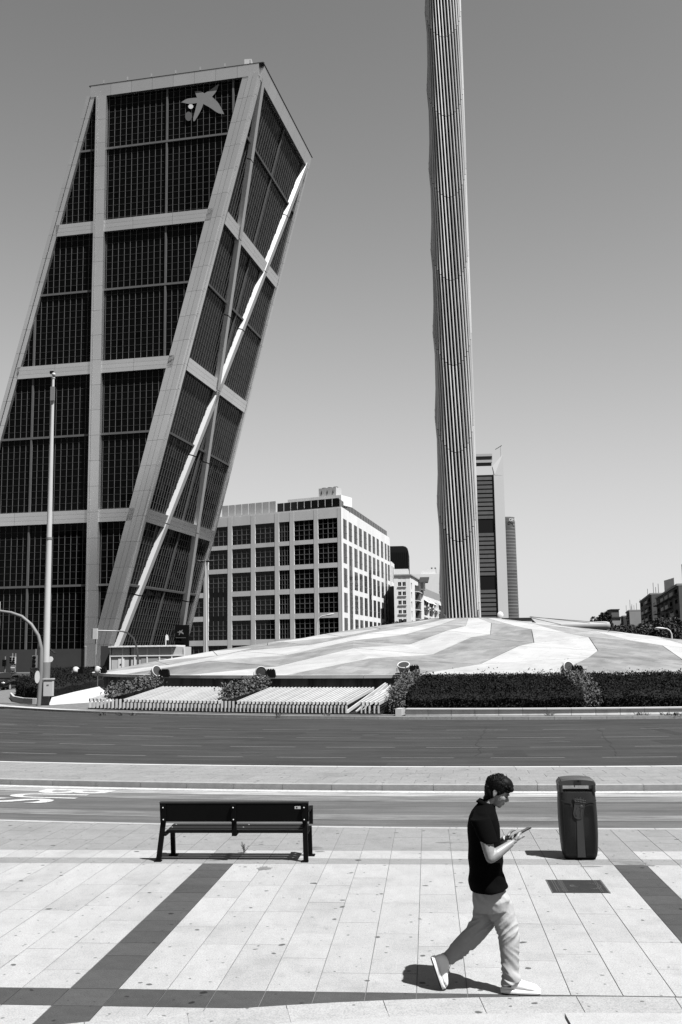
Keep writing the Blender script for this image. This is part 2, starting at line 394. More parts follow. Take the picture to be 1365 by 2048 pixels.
# BUS lettering: read by a driver travelling to the right
bl = bpy.data.objects.new('bus_lettering', None); 
for k, ch in enumerate('BUS'):
    me = text_mesh(ch, 1.0, 0.0, 0.022); me.materials.clear(); me.materials.append(m_paint)
    xs = [v.co.x for v in me.vertices]; ys = [v.co.y for v in me.vertices]
    x0, x1, y0, y1 = min(xs), max(xs), min(ys), max(ys)
    rc = R_ISN+.50+k*.66; a0 = -90-10.15-.22*k
    for v in me.vertices:
        u = (v.co.x-x0)/(x1-x0); w = (v.co.y-y0)/(y1-y0)      # u: across the lane, w: along it
        rr = rc+u*.58; an = R(a0+math.degrees((w*1.55)/rr))
        v.co = Vector((RC.x+rr*math.cos(an), RC.y+rr*math.sin(an), ZR+.005))
    o = bpy.data.objects.new('painted_letter', me); COL.objects.link(o); o.parent = bus

# near pavement: individual slabs on a sunken bed
def y_edge(x): return RC.y-math.sqrt(R_PAV**2-(x-RC.x)**2)
AC = Vector((1.55, -3.6)); RA = 11.97
def y_arc(x): return AC.y+math.sqrt(max(0, RA**2-(x-AC.x)**2))
bed = MB(); n = 60
for i in range(n):
    xa, xb = lerp(-14, 14, i/n), lerp(-14, 14, (i+1)/n)
    bed.add([(xa, -4, -.006), (xb, -4, -.006), (xb, y_edge(xb), -.006), (xa, y_edge(xa), -.006)], [(0, 1, 2, 3)])
    bed.add([(xa, y_edge(xa), -.006), (xb, y_edge(xb), -.006), (xb, y_edge(xb), ZR-.01), (xa, y_edge(xa), ZR-.01)], [(0, 1, 2, 3)])
pav = bed.build('pavement', m_joint); struct(pav)
slab_me = {m.name: MB().box(-.5, .5, -.5, .5, -.005, 0).mesh('slab', Vector((0, 0, 0)), False, m) for m in (m_slab, m_slab_grey, m_slab_dark)}
P0, PW = -2.905, 0.3935
cells = []
for k in range(-20, 24):
    xa = P0+k*PW; xb = xa+PW; xm = (xa+xb)/2
    stripe = (k % 13 == 0)
    ytop = min(y_edge(xa), y_edge(xb))-.13
    rows = []
    y = ytop
    rr = random.Random(k*7+3)
    y2 = 14.16
    L = rr.choice((.55, .75, .95)); 
    while y-y2 > .25: rows.append((max(y2, y-L), y, m_slab_grey)); y -= L; L = rr.choice((.55, .8))
    if rows: rows[-1] = (y2, rows[-1][1], m_slab_grey)
    rows.append((13.62, 14.16, m_slab_grey if stripe else m_slab)); rows.append((13.28, 13.62, m_slab_grey))
    y = 13.28
    lim = 8.40
    while y > lim+.01:
        L = 0.3985 if stripe else rr.choice((.8, 1.2, 1.2, 1.6, 1.0))
        yn = y-L
        if yn < lim+.3: yn = lim
        if stripe: yn = max(y-.3985, lim) if y-.3985 > lim+.1 else lim
        rows.append((yn, y, m_slab_dark if stripe else m_slab)); y = yn
    rows.append((8.0, 8.40, m_slab_dark))
    y = 8.0
    while y > 5.2:
        L = .4 if stripe else rr.choice((.8, 1.2)); rows.append((y-L, y, m_slab_dark if stripe else m_slab)); y -= L
    for ya, yb, m in rows:
        if yb < y_arc(xm)-.35: continue
        hx = (yb+.6)*math.tan(R(24)); cx = -ya*.082
        vis = abs(xm-cx*1.0) < yb*0.37+.5
        cells.append((xm, (ya+yb)/2, PW-.007, yb-ya-.006, m, (not vis, abs(xm+.08*ya)*1.0+ya*.3)))
cells.sort(key=lambda c: c[5])
rest = {}
cnt = 0
for xm, ym, w, h, m, key in cells:
    if cnt < 290 and not key[0]:
        piece('slab', slab_me[m.name], pav, (xm, ym, random.uniform(-.0006, .0006)), (w, h, 1)); cnt += 1
    else:
        rest.setdefault(m.name, (m, MB()))[1].box(xm-w/2, xm+w/2, ym-h/2, ym+h/2, -.005, 0)
for nme, (m, mb) in rest.items(): mb.build('slab_field', m, pav, kind='stuff')
arc_pieces(pav, 'kerb_stone', m_slab, RC, R_PAV-.002, R_PAV+.13, -102, -82, 1.0, ZR-.02, 0.001)
m_stain = mat('dried_stain', 0.17, .8, .35, 9)
rs = random.Random(21)
for px, py, w, d in ((625, 1697, .16, .14), (892, 1685, .13, .07), (528, 1737, .10, .12), (492, 1719, .12, .05), (1268, 1726, .16, .12), (1300, 1731, .08, .05), (1235, 1722, .10, .04), (640, 1703, .08, .05), (430, 1721, .10, .04), (1180, 1733, .16, .05)):
    c = gp(px, py); n = 14
    MB().add([Vector((c.x+w*math.cos(t*6.283/n)*rs.uniform(.6, 1.2), c.y+d*math.sin(t*6.283/n)*rs.uniform(.6, 1.2), .0014)) for t in range(n)], [tuple(range(n))]).build('stain', m_stain, pav)
# curved border slabs and the raised step at the photographer's side
arc_pieces(pav, 'border_slab', m_slab, AC, 11.42, RA, 50, 125, 0.72, -.01, 0.004, gap=.006)
step = thing('granite_step', 'curved pale granite step along the bottom edge of the pavement', 'step', (AC.x, AC.y+11, 0))
m_step = mat('step_granite', 0.46, 0.75, 0.06, 3, 0.35, 160, rnd=0.03); add_patches(m_step, 130, 0.3, (1, 1, 1), 0.42, 0.66); add_patches(m_step, 5, 0.1, (1, 1, 1), 0.5, 0.7)
off = Vector((0, 0))
for i, a in enumerate((78.2, 88.4, 98.6, 108.8, 119.0, 68.0)):
    me = ring(AC, 9.0, 11.17, a-5.05, a+5.05, 10, 0.0, 0.15)
    me.build('step_stone', m_step, step)

# ------------------------------------------------------------------ the mound with the obelisk
OC = Vector((2.5, 76.0)); RM, ZE, Z0, R0 = 26.0, 1.53, 4.93, 2.9
def zcone(r): return ZE+(Z0-ZE)*(RM-r)/(RM-R0)
m_stl = mat('mound_pale_stone', 0.46, 0.8, 0.05, 0.6, 0.1, 20, rnd=0.07)
m_std = mat('mound_grey_stone', 0.30, 0.8, 0.12, 0.8, 0.1, 20, rnd=0.13)
for mm, am in ((m_stl, .13), (m_std, .26)):
    n_ = mm.node_tree.nodes; l_ = mm.node_tree.links
    gg = n_.new('ShaderNodeNewGeometry'); bt = n_.new('ShaderNodeTexBrick'); bt.inputs['Scale'].default_value = 1.0
    bt.inputs['Brick Width'].default_value = 0.95; bt.inputs['Row Height'].default_value = 0.62; bt.inputs['Mortar Size'].default_value = 0.008
    bt.inputs['Color1'].default_value = (1, 1, 1, 1); bt.inputs['Color2'].default_value = (1-am, 1-am, 1-am, 1); bt.inputs['Mortar'].default_value = (.72, .72, .72, 1)
    bt.inputs['Bias'].default_value = -0.15
    mp_ = n_.new('ShaderNodeMapping'); mp_.inputs['Rotation'].default_value = (0, 0, 0.5); l_.new(gg.outputs['Position'], mp_.inputs[0]); l_.new(mp_.outputs[0], bt.inputs['Vector'])
    sp_ = n_.new('ShaderNodeSeparateColor'); l_.new(bt.outputs[0], sp_.inputs[0]); mul_into(mm, sp_.outputs[0])
    add_patches(mm, 0.7, am*1.1, (1, 1, 1), 0.5, 0.7); add_patches(mm, 0.22, am*1.0, (1, 1, 1), 0.45, 0.65); add_patches(mm, 14, am*.8, (1, 1, 1), 0.52, 0.7)
mound = thing('plaza_mound', 'low stone mound of pale and grey spiral facets around the obelisk', 'mound', (OC.x, OC.y, 0))
core = MB()
core.loft([((OC.x, OC.y, .2), (RM-.6, 0, 0), (0, RM-.6, 0)), ((OC.x, OC.y, ZE-.3), (RM-.6, 0, 0), (0, RM-.6, 0)), ((OC.x, OC.y, Z0-.45), (1.5, 0, 0), (0, 1.5, 0))], 72).build('fill', m_joint, mound)
rg = [RM, 22.0, 18.1, 14.3, 10.5, 6.7, R0]
def mv(k, i):
    a = R(-82+15*k-7.5*(2-i)); r = rg[i]
    rel = (0.0, .30, .34, .30, .22, .12, .0)[i]
    z = zcone(r)+rel*.5*(1 if (k+i) % 2 == 0 else -1)+.05*math.sin(k*2.1+i*3.3)*(rel > 0)
    return Vector((OC.x+r*math.cos(a), OC.y+r*math.sin(a), z))
for k in range(24):
    mm = m_std if k % 2 == 1 else m_stl
    for i in range(6):
        a, b, c, d = mv(k, i), mv(k+1, i), mv(k+1, i+1), mv(k, i+1)
        cen = (a+b+c+d)/4
        sh = lambda p: p+(cen-p).normalized()*.035
        a, b, c, d = map(sh, (a, b, c, d)); dn = Vector((0, 0, -.12))
        mb = MB()
        fold = ((a, b, c, d), [(0, 1, 3), (1, 2, 3)]) if True else None
        mb.add([a, b, c, d, a+dn, b+dn, c+dn, d+dn], [(0, 1, 3), (1, 2, 3), (0, 4, 5, 1), (1, 5, 6, 2), (2, 6, 7, 3), (3, 7, 4, 0)])
        mb.build('stone_facet', mm, mound, fix=False)
MB().loft([((OC.x, OC.y, Z0-.3), (R0+.05, 0, 0), (0, R0+.05, 0)), ((OC.x, OC.y, Z0+.04), (R0+.05, 0, 0), (0, R0+.05, 0))], 24).build('cap_ring', m_stl, mound)
m_edge = mat('slab_edge', 0.5, .8, .1, 2)
arc_pieces(mound, 'edge_slab', m_edge, OC, RM-.25, RM+.25, -180, 0, 3.2, ZE-.14, ZE+.02, gap=.02)
arc_pieces(mound, 'wall_panel', m_wall, OC, RM-.75, RM-.55, -180, -20, 2.6, -.05, ZE-.14, gap=.02)

ob = thing('bronze_obelisk', 'tall slender obelisk clad in overlapping rings of bronze ribs', 'obelisk', (OC.x, OC.y, Z0-.3))
MB().loft([((OC.x, OC.y, Z0-.3), (1.12, 0, 0), (0, 1.12, 0)), ((OC.x, OC.y, 60), (1.1, 0, 0), (0, 1.1, 0)), ((OC.x, OC.y, 92), (1.0, 0, 0), (0, 1.0, 0))], 32).build('core', m_tubein, ob)
NR = 34; TH = 6.6
ph0 = R(-92)
def joint_z(j, th): return 10.55+TH*(j-1)+3.25*(1-math.cos(th-ph0))
def rib_r(th, z):
    return 1.36 - 0.0012*max(0, z-5)
cnt = 0; upper = MB()
for j in range(-1, 14):
    for q in range(NR):
        th = 2*math.pi*q/NR + j*0.0
        th1 = th - 2*math.pi/NR
        zb = max(joint_z(j, th), Z0-.25)
        zt = joint_z(j+1, th1)-.05
        if zb > 91 or zt < zb+.3: continue
        # ribs kick out towards their joints on the flank that catches no sun
        bul = 0.13*max(0, math.cos(th-R(178)))**2
        def ringat(z, t, dr):
            ang = lerp(th, th1, t); r = rib_r(ang, z)+dr
            rd = Vector((math.cos(ang), math.sin(ang), 0)); tg = Vector((-rd.y, rd.x, 0))
            return (Vector((OC.x, OC.y, z))+rd*r, tg*.060, rd*.10)
        mb = upper if zb > 58 else MB()
        mb.loft([ringat(zb, 0, bul*.8), ringat(lerp(zb, zt, .3), .3, 0), ringat(lerp(zb, zt, .75), .75, .0), ringat(zt, 1, bul)], 10, True, 2.0)
        if mb is not upper and zb < 58:
            visible = math.sin(th) < 0.35
            if visible and cnt < 300:
                mb.build('rib', m_tube, ob, smooth=True); cnt += 1
            else: upper.add(mb.v, mb.f)
upper.build('rib_cladding', m_tube, ob, kind='stuff')

# ------------------------------------------------------------------ planting and vents round the mound
m_leaf = mat('hedge_leaf', 0.020, 0.7, 0.5, 3, spec=0.02); m_leaf2 = mat('shrub_leaf', 0.12, 0.5, 0.6, 5, spec=0.04)
m_bark = mat('bark', 0.05, 0.9, 0.3, 6); m_soil = mat('dry_soil', 0.16, 0.95, 0.4, 3, 0.4, 20)
from mathutils import noise as mnoise
def mnoise_(x, y): return mnoise.noise(Vector((x, y, 3.3)))
def leaf(mb, p, s, rnd):
    d = Vector((rnd.gauss(0, 1), rnd.gauss(0, 1), rnd.gauss(0, 1)+.5)).normalized()
    a = d.orthogonal().normalized(); a = Matrix.Rotation(rnd.uniform(0, 6.28), 3, d) @ a; b = d.cross(a)
    k = len(mb.v); mb.v += [p-a*s, p+b*s*.5+d*s*.15, p+a*s, p-b*s*.5+d*s*.15]; mb.f.append((k, k+1, k+2, k+3))
def strip_hedge(name, label, cat, quad, zf, zb, n, s, m, group=None, seed=1, base=0.0, rag=.10, stems=6):
    """clipped hedge over a quadrilateral: front-left, front-right, back-right, back-left; top rises from zf to zb"""
    rnd = random.Random(seed); fl, fr, br, bl_ = [Vector((q[0], q[1], 0)) for q in quad]
    root = thing(name, label, cat, ((fl+fr)/2)+Vector((0, 0, base)), group)
    P = lambda u, w: (fl.lerp(fr, u)).lerp(bl_.lerp(br, u), w)
    top = lambda u, w: lerp(zf, zb, w) + rag*.6*math.sin(u*19+seed)*math.sin(w*11+2) - .18*max(0, 1-w*14)**2
    inner = MB(); ins = .13
    N = 14
    for iu in range(N):
        for iw in range(N):
            u0, u1, w0, w1 = iu/N, (iu+1)/N, iw/N, (iw+1)/N
            q = [P(u0, w0), P(u1, w0), P(u1, w1), P(u0, w1)]
            inner.add([Vector((p.x, p.y, top(u, w)-ins)) for p, (u, w) in zip(q, ((u0, w0), (u1, w0), (u1, w1), (u0, w1)))], [(0, 1, 2, 3)])
    for (ua, wa), (ub, wb) in (((0, 0), (1, 0)), ((1, 0), (1, 1)), ((1, 1), (0, 1)), ((0, 1), (0, 0))):
        for i in range(N):
            t0, t1 = i/N, (i+1)/N
            pa = (lerp(ua, ub, t0), lerp(wa, wb, t0)); pb = (lerp(ua, ub, t1), lerp(wa, wb, t1))
            A, B = P(*pa), P(*pb)
            inner.add([Vector((A.x, A.y, base)), Vector((B.x, B.y, base)), Vector((B.x, B.y, top(*pb)-ins)), Vector((A.x, A.y, top(*pa)-ins))], [(0, 1, 2, 3)])
    inner.build('twig_mass', m_leaf, root)
    mb = MB()
    wf = (fr-fl).length; dp = (bl_-fl).length; hf = zf-base
    areas = [wf*dp*1.15, wf*hf*1.5, dp*hf]; tot = sum(areas)
    for _ in range(n):
        x = rnd.random()*tot
        if x < areas[0]:
            u, w = rnd.random(), rnd.random(); p = P(u, w); z = top(u, w)+rnd.gauss(0, rag*.5)+(abs(rnd.gauss(0, rag*1.3)) if mnoise_(p.x*1.7, p.y*1.7) > .12 and rnd.random() < .15 else 0)
        elif x < areas[0]+areas[1]:
            u = rnd.random(); p = P(u, 0)+Vector((0, -abs(rnd.gauss(0, rag*.6)), 0)); z = lerp(base, top(u, 0), rnd.random())
        else:
            w = rnd.random(); u = rnd.choice((0, 1)); p = P(u, w)+Vector((rnd.gauss(0, rag*.6), 0, 0)); z = lerp(base, top(u, w), rnd.random())
        leaf(mb, Vector((p.x, p.y, z)), s*rnd.uniform(.6, 1.3), rnd)
    mb.build('foliage', m, root, kind='stuff')
    for i in range(stems):
        u = (i+.5)/stems; p = P(u, .04); MB().tube([(p.x, p.y, base-.03), (p.x+.03, p.y+.05, base+.3)], [.03, .02], 6).build('stem', m_bark, root)
    return root
def xat(px, Y, py=1400): return at(px, py, Y).x
strip_hedge('clipped_hedge', 'broad dark clipped hedge between two paler shrub rows below the mound', 'hedge',
            [(xat(815, 43.6), 43.6), (xat(1168, 43.0), 43.0), (xat(1118, 49.6, 1350), 49.6), (xat(845, 49.6, 1350), 49.6)], .95, 1.5, 26000, .05, m_leaf, 'clipped hedges', 3, .05)
strip_hedge('clipped_hedge', 'dark clipped hedge running out of the right edge of the photo', 'hedge',
            [(xat(1210, 43.0), 43.0), (xat(1560, 43.2), 43.2), (xat(1560, 51.5, 1350), 51.5), (xat(1168, 49.8, 1350), 49.8)], 1.0, 1.5, 23000, .05, m_leaf, 'clipped hedges', 4, .05)
strip_hedge('shrub_row', 'paler loose shrub row between the two dark hedges', 'shrub',
            [(xat(1168, 43.2), 43.2), (xat(1208, 43.2), 43.2), (xat(1162, 49.8, 1350), 49.8), (xat(1122, 49.8, 1350), 49.8)], .85, 1.62, 4200, .055, m_leaf2, 'shrub rows', 5, .05, rag=.2, stems=3)
strip_hedge('shrub_row', 'paler loose shrub row beside the broken vent slats', 'shrub',
            [(xat(778, 43.8), 43.8), (xat(812, 43.7), 43.7), (xat(842, 49.8, 1350), 49.8), (xat(806, 49.8, 1350), 49.8)], .9, 1.6, 4200, .055, m_leaf2, 'shrub rows', 6, .05, rag=.2, stems=3)
strip_hedge('clipped_hedge', 'dark hedge behind the white concrete ramp at the left end of the roundabout', 'hedge',
            [gp(100, 1402, .05)[:2], gp(205, 1376, .05)[:2], gp(215, 1358, .05)[:2], gp(60, 1366, .05)[:2]], 1.0, 1.45, 12000, .07, m_leaf, 'clipped hedges', 8, .05)
strip_hedge('clipped_hedge', 'low rounded hedge in the kerbed corner bed beside the tall pole', 'hedge',
            [gp(50, 1402, .05)[:2], gp(102, 1404, .05)[:2], gp(110, 1372, .05)[:2], gp(32, 1390, .05)[:2]], 1.15, 1.2, 5000, .07, m_leaf, 'clipped hedges', 9, .05)
# planter kerb: white blocks with a coping
plk = thing('planter_wall', 'low white block wall along the front of the hedges', 'wall', (KC.x, KC.y-R_KERB+.9, ZR))
m_block = mat('white_block', .85, .8, .08, 1.5, rnd=.06); add_patches(m_block, 2.5, .25, (1, 1, .3), .5, .72)
arc_pieces(plk, 'block', m_block, KC, R_KERB-1.15, R_KERB-.75, -101.2, -68, 0.95, ZR-.02, .27, gap=.015)
arc_pieces(plk, 'coping_stone', m_edge, KC, R_KERB-1.2, R_KERB-.70, -101.2, -68, 0.95, .272, .32, gap=.012)
end = MB(); a_ = KC.xy.to_3d()+Vector((math.cos(R(-101.4)), math.sin(R(-101.4)), 0))*(R_KERB-.7)
end.obox((a_.x-.25, a_.y, ZR), (.25, -.02, 0), (1.1, 5.6, 0), (0, 0, .38)).build('return_block', m_conc, plk)
rim = ring(KC, R_KERB-.75, R_KERB, -170, -20, 120, ZR-.01, .03).build('verge', m_soil); struct(rim)
inn = flat_ring(KC, 10, R_KERB-.7, 0, 360, 120, .045).build('planting_bed', m_soil); struct(inn)
arc_pieces(rim, 'kerb_stone', m_kerb, KC, R_KERB-.02, R_KERB+.12, -140, -70, 1.0, ZR-.015, .05, gap=.012)

m_slat = mat('galvanised_slat', 0.58, 0.5, 0.12, 2, rnd=0.12, metal=0.1)
vent = thing('vent_grille', 'long sloping vent of pale metal slats in front of the mound', 'grille', gp(430, 1425, 0))
SD = ray(1397, 1021); SD = SD/SD.y
def front_pt(px): # foot of the fins, along the kerb circle
    best = None
    v = ray(px, 1424); lo, hi = 30, 70
    for _ in range(50):
        mid = (lo+hi)/2; p = Vector((v.x*mid, mid)); 
        if (p-KC).length > R_KERB-1.1: lo = mid
        else: hi = mid
    return Vector((v.x*lo, lo, 0))
slat_px = [178+i*7.55 for i in range(69)]
def slat(px, drop=0.0):
    p = front_pt(px); mb = MB(); w = .052; L = 3.75
    a = Vector((p.x, p.y, .56)); b = a+SD*L+Vector((0, 0, -drop))
    mb.obox(Vector((p.x, p.y, .10)), (w, 0, 0), (.02, .16, 0), (0, 0, .46))
    d = b-a; mb.obox(a+Vector((0, 0, -.14)), (w, 0, 0), d, (0, 0, .14))
    return mb
shr = lambda px: 205 <= px+0 <= 240 or 436 <= px <= 470
for px in slat_px:
    if shr(px):
        p = front_pt(px); MB().obox(Vector((p.x, p.y, .10)), (.052, 0, 0), (.02, .16, 0), (0, 0, .46)).build('slat', m_slat, vent)
    else: slat(px).build('slat', m_slat, vent)
for px, dz, sx, ln in ((700, .25, -.55, 3.9), (708, .3, .3, 3.6), (716, .05, .5, 3.5)):
    p = front_pt(px); a = Vector((p.x+sx*.3, p.y+.1, .12)); b = p+SD*ln+Vector((.35, 0, .62+dz*.2))
    MB().bar(a, b, .055, .13).build('loose_slat', m_slat, vent)
for px in (722, 730, 738, 748, 756): slat(px, .03).build('slat', m_slat, vent)
pa, pb = front_pt(176), front_pt(762)
for i in range(10):
    a, b = front_pt(lerp(176, 762, i/10)), front_pt(lerp(176, 762, (i+1)/10))
    MB().obox(a+Vector((0, .02, .01)), b-a, (0, .12, 0), (0, 0, .09)).build('base_rail', m_mull2, vent)
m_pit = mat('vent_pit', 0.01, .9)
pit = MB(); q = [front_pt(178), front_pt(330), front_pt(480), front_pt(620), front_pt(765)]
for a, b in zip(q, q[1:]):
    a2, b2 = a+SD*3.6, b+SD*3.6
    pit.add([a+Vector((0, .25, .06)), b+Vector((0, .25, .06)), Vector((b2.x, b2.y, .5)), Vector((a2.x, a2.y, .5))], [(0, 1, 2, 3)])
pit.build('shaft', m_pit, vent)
# shrub strips growing through the vent
def shrub_strip(label, p0, p1, h, n, seed):
    rnd = random.Random(seed); root = thing('shrub', label, 'shrub', p0, 'shrubs in the vent planters'); mb = MB(); a, b = Vector(p0), Vector(p1)
    for c in range(16):
        t = (c+rnd.random())/16; o = a.lerp(b, t); hh = h*rnd.uniform(.55, 1.05); tip = o+Vector((rnd.uniform(-.15, .15), rnd.uniform(-.1, .1), hh*.7))
        if c % 2 == 0: MB().tube([o-Vector((0, 0, .1)), tip], [.02, .008], 5).build('stem', m_bark, root)
        for _ in range(n//16):
            p = o+Vector((rnd.gauss(0, .2), rnd.gauss(0, .2), abs(rnd.gauss(hh*.55, hh*.28)))); leaf(mb, p, rnd.uniform(.05, .10), rnd)
    mb.build('foliage', m_leaf2, root, kind='stuff')
    MB().bar(a+Vector((-.1, -.1, -.04)), b+Vector((0, 0, -.04)), .45, .08).build('planter', m_soil, root)
s0 = front_pt(205); shrub_strip('scrubby shrub strip at the left end of the vent slats', s0+SD*.7+Vector((0, 0, .58)), s0+SD*4.4+Vector((.35, 0, .58)), .55, 1900, 1)
s0 = front_pt(440); shrub_strip('scrubby shrub strip between the two fields of vent slats', s0+SD*.5+Vector((0, 0, .6)), s0+SD*4.0+Vector((.3, 0, .56)), .6, 1900, 2)
s0 = gp(338, 1374, .9)
# weeds along the verge
rnd = random.Random(5)
for px, lab in ((205, 'below the left end of the vent slats'), (240, 'a little right of the left vent end'), (268, 'under the left shrub strip of the vent'), (560, 'in front of the middle of the vent fins'), (655, 'before the right end of the vent fins'), (1100, 'below the planter wall, under the broad hedge'), (1278, 'first of five at the right planter end'), (1290, 'second of five at the right planter end'), (1330, 'third of five at the right planter end'), (1345, 'fourth of five at the right planter end'), (1358, 'rightmost by the edge of the photo')):
    root = thing('weed', 'dry weed tuft on the verge '+lab, 'weed', gp(px, 1432, .03), 'dry weeds along the roundabout verge')
    o = Vector(root.location); mb = MB()
    for _ in range(26):
        a = rnd.uniform(0, 6.28); d = Vector((math.cos(a)*rnd.uniform(.02, .2), math.sin(a)*.1, rnd.uniform(.06, .2))); b_ = o+Vector((rnd.uniform(-.15, .15), rnd.uniform(-.05, .05), 0))
        mb.add([b_, b_+d*.5+Vector((.012, 0, 0)), b_+d, b_+d*.5-Vector((.012, 0, 0))], [(0, 1, 2, 3)])
    mb.build('blades', m_leaf2, root)
# white ramp wall and corner bed at the left
ramp = MB(); pts = [gp(98, 1411, .03), gp(225, 1403, .03), at(211, 1389, 62.0), at(208, 1371, 63.0), at(150, 1383.5, 60.2), at(104, 1395, 58.0)]
ramp.prism(pts, (0.0, .1, -.25)); tag(ramp.build('concrete_ramp', m_conc, fix=True), 'sloping white concrete slab between the left hedge and the vent', 'ramp')
cb = MB(); cpts = [gp(x, y, .03) for x, y in ((20, 1396), (26, 1404), (45, 1408), (65, 1409), (72, 1409))]
for a, b in zip(cpts, cpts[1:]): cb.obox(a, b-a, (0, .3, 0), (0, 0, .33))
tag(cb.build('bed_kerb', m_conc), 'curved low white kerb round the corner hedge bed', 'kerb')
apron = MB(); ap = [gp(x, y, .034) for x, y in ((-30, 1412), (0, 1408), (20, 1396), (90, 1406), (215, 1405), (260, 1422), (120, 1419), (40, 1415))]
apron.add(ap, [tuple(range(len(ap)))]); struct(apron.build('paved_apron', m_conc, fix=True))

# floodlights on the rim of the mound
m_lamp = mat('floodlight_white', 0.55, 0.4, 0.1, 4); m_lens = mat('floodlight_glass', 0.05, 0.1, spec=.6)
def floodlight(px, py, Y, yaw, tilt, label, s=1.0):
    p = at(px, py, Y); root = thing('floodlight', label, 'floodlight', (p.x, p.y, ZE-.75), 'floodlights on the mound rim')
    MB().tube([(p.x, p.y, ZE-.75), (p.x, p.y, p.z-.26*s)], .035, 8).build('post', m_mull, root)
    MB().box(p.x-.42*s, p.x+.75*s, p.y-.04, p.y+.04, p.z-.30*s, p.z-.24*s).build('bracket', m_mull, root)
    ax = Vector((math.cos(yaw)*math.cos(tilt), math.sin(yaw)*math.cos(tilt), math.sin(tilt))); a = ax.orthogonal().normalized(); b = ax.cross(a)
    drum = MB(); prof = [(-.28, .10), (-.24, .2), (-.02, .27), (.12, .3), (.2, .31), (.2, .27), (.17, .26)]
    drum.loft([(p+ax*t*s, a*r*s, b*r*s) for t, r in prof], 18).build('housing', m_lamp, root, smooth=True)
    MB().loft([(p+ax*.171*s, a*.26*s, b*.26*s), (p+ax*.185*s, a*.24*s, b*.24*s)], 18).build('lens', m_lens, root)
    sd = Vector((0, 0, 1)).cross(ax).normalized()
    MB().tube([p+sd*.33*s, p+sd*.33*s+Vector((0, 0, -.24*s)), p-sd*.33*s+Vector((0, 0, -.24*s)), p-sd*.33*s], .022*s, 6).build('yoke', m_lamp, root)
    q = p+Vector((.5*s, .05, -.1*s))
    bx = MB(); bx.obox(q+Vector((-.2*s, -.15, -.14*s)), (.48*s, 0, 0), (0, .3, 0), (-.06*s, 0, .34*s)); bx.build('ballast_box', m_black, root)
    for i in range(4): MB().obox(q+Vector((-.24*s+i*.12*s, -.16, .2*s)), (.05*s, 0, 0), (0, .32, 0), (0, 0, .05*s)).build('cooling_fin', m_black, root)
floodlight(808, 1336, 49.9, R(-95), R(60), 'floodlight pointing upward at the left corner of the broad hedge')
floodlight(1134, 1337, 49.8, R(-60), R(15), 'round floodlight above the pale shrub row between the hedges')
floodlight(521, 1344, 51.2, R(-70), R(-5), 'floodlight on the slab edge above the middle shrub strip')
floodlight(311, 1344, 54.8, R(-40), R(20), 'floodlight on the slab edge above the left shrub strip')
floodlight(196, 1340, 62.5, R(60), R(50), 'floodlight at the left tip of the stone mound', .7)
floodlight(152, 1341, 72, R(100), R(40), 'distant floodlight left of the tip of the mound', .75)

# ------------------------------------------------------------------ the leaning tower
U = Vector((math.cos(-.13009), math.sin(-.13009), 0)); V = Vector((-U.y, U.x, 0)); Zv = Vector((0, 0, 1))
TA, TB, TL, THH = 35.0, 38.2, 30.3, 114.0
BM_ = Vector((-28.99, 180.36, 0))-U*TL; BL_ = BM_-U*TA
LEAN = U*TL+Zv*THH
kio = thing('leaning_tower', 'dark glass office tower leaning right with pale metal bands', 'tower', BM_)
def LP(x, z, o=0.0): return BL_+U*x+Zv*z-V*o           # left face: x along, z up, o out of the face
N2 = V.cross(LEAN).normalized()
if N2.dot(U) < 0: N2 = -N2
def RP(w, z, o=0.0): return BM_+V*w+LEAN*(z/THH)+N2*o  # overhanging face
ins = .25
c0 = BL_+U*ins+V*ins
MB().obox(c0, U*(TA-2*ins), V*(TB-2*ins), LEAN-Zv*.3).build('glass_body', m_glass, kio)
def xl(z): return TL*z/THH
def lquad(mb, p, q, r_, s_, o0, o1): # prism between offsets from 4 (x,z)
    mb.prism([LP(*p, o0), LP(*q, o0), LP(*r_, o0), LP(*s_, o0)], -V*(o1-o0)); return mb
ZB = [28.4, 56.8, 84.8]; ZT = [15.6, 43.9, 72.1, 100.8]
# panes and mullions, left face
PX, PZ = 1.22, 1.29
stuffp = MB(); single = []
rnd = random.Random(11)
m_v, m_h = MB(), MB()
def lspan(x): # z range of a vertical at x inside the parallelogram
    lo = max(4.0, (x-TA)/TL*THH); hi = min(112, x/TL*THH); return lo, hi
X0 = 33.0
kx0, kx1 = int((0-X0)/PX), int((TA+TL-X0)/PX)
zl = [i*PZ+4.0 for i in range(int(108/PZ)+1)]
for k in range(kx0, kx1+1):
    x = X0+k*PX; lo, hi = lspan(x)
    if hi-lo > 1:
        m_v.prism([LP(x-.033, lo, ins*-.8), LP(x+.033, lo, ins*-.8), LP(x+.033, hi, -ins*.8), LP(x-.033, hi, -ins*.8)], -V*.13)
    for i in range(len(zl)-1):
        za, zb = zl[i], zl[i+1]
        if x >= xl(zb)+1.0 and x+PX <= TA+xl(za)-1.0:
            t = [rnd.gauss(0, .006) for _ in range(4)]; o = -.17
            qd = [LP(x+.06, za+.04, o+t[0]), LP(x+PX-.06, za+.04, o+t[1]), LP(x+PX-.06, zb-.04, o+t[2]), LP(x+.06, zb-.04, o+t[0]+t[2]-t[1])]
            if -93 < qd[0].x < 0: single.append((qd, x, za))
            else: stuffp.add(qd, [(0, 1, 2, 3)])
for z in zl:
    m_h.prism([LP(xl(z)+.3, z-.035, -ins*.8), LP(TA+xl(z)-.3, z-.035, -ins*.8), LP(TA+xl(z)-.3, z+.035, -ins*.8), LP(xl(z)+.3, z+.035, -ins*.8)], -V*.08)
random.Random(3).shuffle(single)
single.sort(key=lambda q: not (50 < q[1] < 62 and q[2] > 80))
